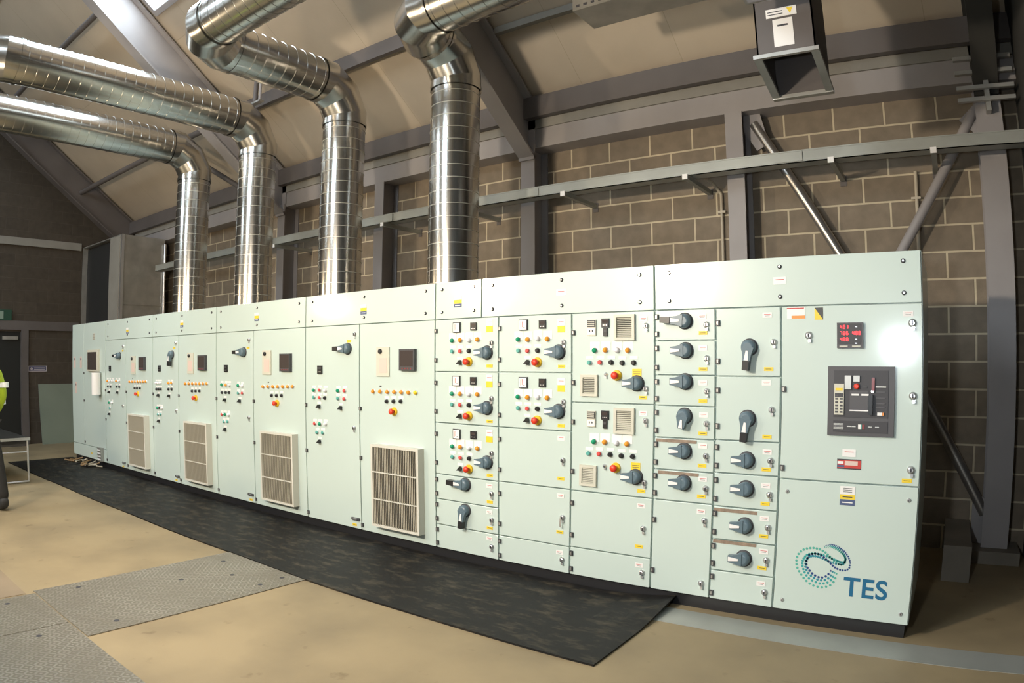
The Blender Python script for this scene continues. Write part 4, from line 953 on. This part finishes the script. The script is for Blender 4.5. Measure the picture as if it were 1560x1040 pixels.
# ---------------------------------------------------------------- ventilation drop, luminaires, rail stack
vn = thing('ventilation_drop', 'dark rectangular ventilation drop with an angled open mouth and two stickers', 'ventilation duct', (-.82, .21, 3.3))
b = MB(); w2 = .18; zT = 2.15
b.box((-w2, -.21, .06), (w2, -.20, zT), 'steeldark'); b.box((-w2, .21, -.04), (w2, .22, zT - .3), 'steeldark')
for s_ in (-1, 1):
    xa, xb = (w2 - .01, w2) if s_ > 0 else (-w2, -w2 + .01)
    b.add([(xa, -.21, .06), (xb, -.21, .06), (xb, .22, -.04), (xa, .22, -.04), (xa, -.21, zT), (xb, -.21, zT), (xb, .22, zT - .3), (xa, .22, zT - .3)], [(0, 3, 2, 1), (4, 5, 6, 7), (0, 1, 5, 4), (1, 2, 6, 5), (2, 3, 7, 6), (3, 0, 4, 7)], 'steeldark')
b.build('casing', vn)
f = MB()
f.box((-w2 - .02, -.235, .05), (w2 + .02, -.21, .075), 'galvflat'); f.box((-w2 - .02, .20, -.055), (w2 + .02, .245, -.03), 'galvflat')
for s_ in (-1, 1):
    xa, xb = sorted((s_ * (w2 - .03), s_ * (w2 + .02)))
    f.add([(xa, -.22, .05), (xb, -.22, .05), (xb, .23, -.055), (xa, .23, -.055), (xa, -.22, .075), (xb, -.22, .075), (xb, .23, -.03), (xa, .23, -.03)], [(0, 3, 2, 1), (4, 5, 6, 7), (0, 1, 5, 4), (1, 2, 6, 5), (2, 3, 7, 6), (3, 0, 4, 7)], 'galvflat')
f.build('mouth_flange', vn)
MB().box((-w2 + .03, -.19, .5), (w2 - .03, .19, .51), 'rubber').build('damper_blade', vn)
b = MB(); b.box((-.105, -.2125, .315), (.085, -.21, .375), 'white')
for i in range(2): b.box((-.095, -.2132, .332 + i * .018), (.0, -.2125, .338 + i * .018), 'ink')
b.add([(.025, -.2135, .368), (.065, -.2135, .368), (.045, -.2135, .325)], [(0, 2, 1)], 'yellow'); b.build('warning_sticker', vn)
b = MB(); b.box((-.068, -.2125, .118), (.055, -.21, .30), 'white'); b.box((-.040, -.2132, .250), (.025, -.2125, .262), 'ink'); b.build('paper_label', vn)

lm = thing('perforated_tray', 'short perforated galvanised tray at the top edge of the photo', 'cable tray', (-1.9, .45, 4.2))
b = MB().box((-.55, -.17, 0), (.6, -.165, .11), 'galvflat').box((-.55, .165, 0), (.6, .17, .11), 'galvflat').box((-.55, -.165, 0), (.6, .165, .006), 'galvflat')
for i in range(17): b.box((-.52 + i * .064, -.172, .025), (-.52 + i * .064 + .03, -.17, .045), 'ink')
b.build('tray_channel', lm)
for x in (-.4, .4):
    zc = ceil_z(.45) - 4.2
    MB().rod((x, -.16, .1), (x, -.16, ceil_z(.29) - 4.2), .006, 'chrome').rod((x, .16, .1), (x, .16, ceil_z(.61) - 4.2), .006, 'chrome').build('drop_rod', lm)
lu = thing('strip_luminaire', 'grey luminaire cut off by the top edge, just above the ventilation drop', 'luminaire', (-.985, -.58, 3.62))
MB().box((.02, -.33, -.01), (1.3, .33, .0), 'tubegrey').build('diffuser', lu)
MB().box((0, -.36, -.004), (.02, .36, .10), 'galvflat').box((1.3, -.36, -.004), (1.32, .36, .10), 'galvflat').box((.02, -.36, -.004), (1.3, -.33, .10), 'galvflat').box((.02, .33, -.004), (1.3, .36, .10), 'galvflat').box((.02, -.33, .03), (1.3, .33, .10), 'galvflat').build('body', lu)
for x in (.1, 1.2): MB().rod((x, 0, .10), (x, 0, ceil_z(-.58) - 3.62), .006, 'chrome').build('drop_rod', lu)

st = thing('strut_rail_stack', 'short stacked steel rails beside the rightmost column, near the dark top corner', 'steel rails', (.42, 1.80, 3.3))
for i, z in enumerate((.27, .37, .50, .62)):
    MB().box((-.24, -.02, z), (.22, .02, z + .032), 'galvflat').build('rail', st)
MB().box((-.02, .02, .2), (.02, .12, .72), 'galvflat').build('upright', st)
k = MB().box((.24, 1.80, 0), (.62, D - .002, .10), 'concrete')
tag(k.build('base_plinth'), 'concrete pad under the rightmost column', 'concrete pad')
tag(MB().box((.02, 1.25, 0), (.22, 2.19, .26), 'concrete').build('concrete_kerb'), 'dark concrete kerb on the floor beside the rightmost column', 'kerb')
# ---------------------------------------------------------------- person at the left edge
def skinned(name, pts, edges, radii, m, parent, sub=2):
    me_ = bpy.data.meshes.new(name); me_.from_pydata(pts, edges, []); me_.update()
    o = bpy.data.objects.new(name, me_); C.collection.objects.link(o); o.parent = parent
    me_.materials.append(M[m])
    s = o.modifiers.new('skin', 'SKIN'); s.use_smooth_shade = True
    for i, r in enumerate(radii):
        d_ = me_.skin_vertices[0].data[i]; d_.radius = r if isinstance(r, tuple) else (r, r); d_.use_root = (i == 0)
    q = o.modifiers.new('sub', 'SUBSURF'); q.levels = sub; q.render_levels = sub
    return o
PX, PY = -7.96, -2.24
pr = thing('person', 'person in a yellow hi-vis jacket and black trousers, cut off by the left edge', 'person', (PX, PY, 0))
pr.rotation_euler = (0, 0, PI)
# trousers, from the pelvis down
skinned('trousers', [(0, 0, .95), (.02, .09, .86), (.17, .16, .50), (.25, .19, .09), (.02, -.09, .86), (-.08, -.14, .50), (-.20, -.16, .09)],
        [(0, 1), (1, 2), (2, 3), (0, 4), (4, 5), (5, 6)], [(.15, .12), .105, .085, .075, .105, .082, .07], 'blackcloth', pr)
for (bx, by) in ((.25, .19), (-.20, -.16)):
    skinned('boot', [(bx - .01, by, .16), (bx - .02, by, .06), (bx + .09, by + .01, .045), (bx + .17, by + .015, .035)], [(0, 1), (1, 2), (2, 3)], [.062, (.055, .05), (.05, .042), (.042, .033)], 'rubber', pr)
skinned('jacket', [(0, 0, .93), (0, 0, 1.12), (0, 0, 1.36), (0, 0, 1.47), (.0, .17, 1.43), (.06, .25, 1.18), (.20, .22, .98), (0, -.17, 1.43), (.05, -.25, 1.18), (.18, -.20, 1.0)],
        [(0, 1), (1, 2), (2, 3), (3, 4), (4, 5), (5, 6), (3, 7), (7, 8), (8, 9)], [(.19, .16), (.18, .155), (.19, .155), (.11, .10), .085, .07, .055, .085, .07, .055], 'hivis', pr)
b = MB()
def loop(z, rx, ry, hgt, k, off=(0, 0)):
    n = 28
    rs = [[(off[0] + rx * math.cos(2 * PI * j / n), off[1] + ry * math.sin(2 * PI * j / n), zz) for j in range(n)] for zz in (z, z + hgt)]
    b.rings(rs, k, False)
loop(1.06, .205, .20, .06, 'reflective'); loop(1.27, .20, .21, .06, 'reflective')
for s_ in (-1, 1):
    loop(1.27, .086, .086, .055, 'reflective', (.03, s_ * .235)); loop(1.09, .074, .074, .055, 'reflective', (.125, s_ * .235))
b.build('reflective_bands', pr)
skinned('collar', [(0, 0, 1.44), (0, 0, 1.50), (0, .10, 1.47), (0, -.10, 1.47)], [(0, 1), (0, 2), (0, 3)], [.12, .085, .10, .10], 'navy', pr, 2)
skinned('head', [(0, 0, 1.50), (.01, 0, 1.57), (.02, 0, 1.64), (.015, 0, 1.72), (.01, 0, 1.77), (.115, 0, 1.645), (.05, .085, 1.65), (.05, -.085, 1.65)], [(0, 1), (1, 2), (2, 3), (3, 4), (2, 5), (2, 6), (2, 7)],
        [.055, .055, (.085, .09), (.095, .085), .06, .016, .018, .018], 'skin', pr)
for s_ in (-1, 1): MB().lathe((.098, s_ * .033, 1.685), (1, 0, 0), [(.012, 0), (.008, .008)], 'ink', 10).build('eye', pr)
MB().cbox((.102, 0, 1.60), (.008, .045, .008), 'redbtn').build('mouth', pr)
skinned('hair', [(-.02, 0, 1.66), (-.02, 0, 1.74), (.01, 0, 1.80)], [(0, 1), (1, 2)], [(.085, .098), (.10, .105), .07], 'hair', pr)
def hand(px, py, pz, s_):
    hnd = skinned('hand', [(px, py, pz), (px + .03, py, pz - .05), (px + .045, py, pz - .085)], [(0, 1), (1, 2)], [(.026, .03), (.020, .04), (.016, .038)], 'skin', pr)
    for q in range(4):
        yy = py + (q - 1.5) * .019; L = (.062, .072, .067, .052)[q]
        skinned('finger', [(px + .045, yy, pz - .085), (px + .062, yy, pz - .085 - L * .5), (px + .058, yy, pz - .085 - L)], [(0, 1), (1, 2)], [.0095, .0088, .0075], 'skin', hnd, 1)
    skinned('thumb', [(px + .02, py + s_ * -.028, pz - .03), (px + .05, py + s_ * -.05, pz - .06), (px + .065, py + s_ * -.045, pz - .085)], [(0, 1), (1, 2)], [.012, .0105, .008], 'skin', hnd, 1)
hand(.225, .215, .955, 1); hand(.205, -.195, .975, -1)
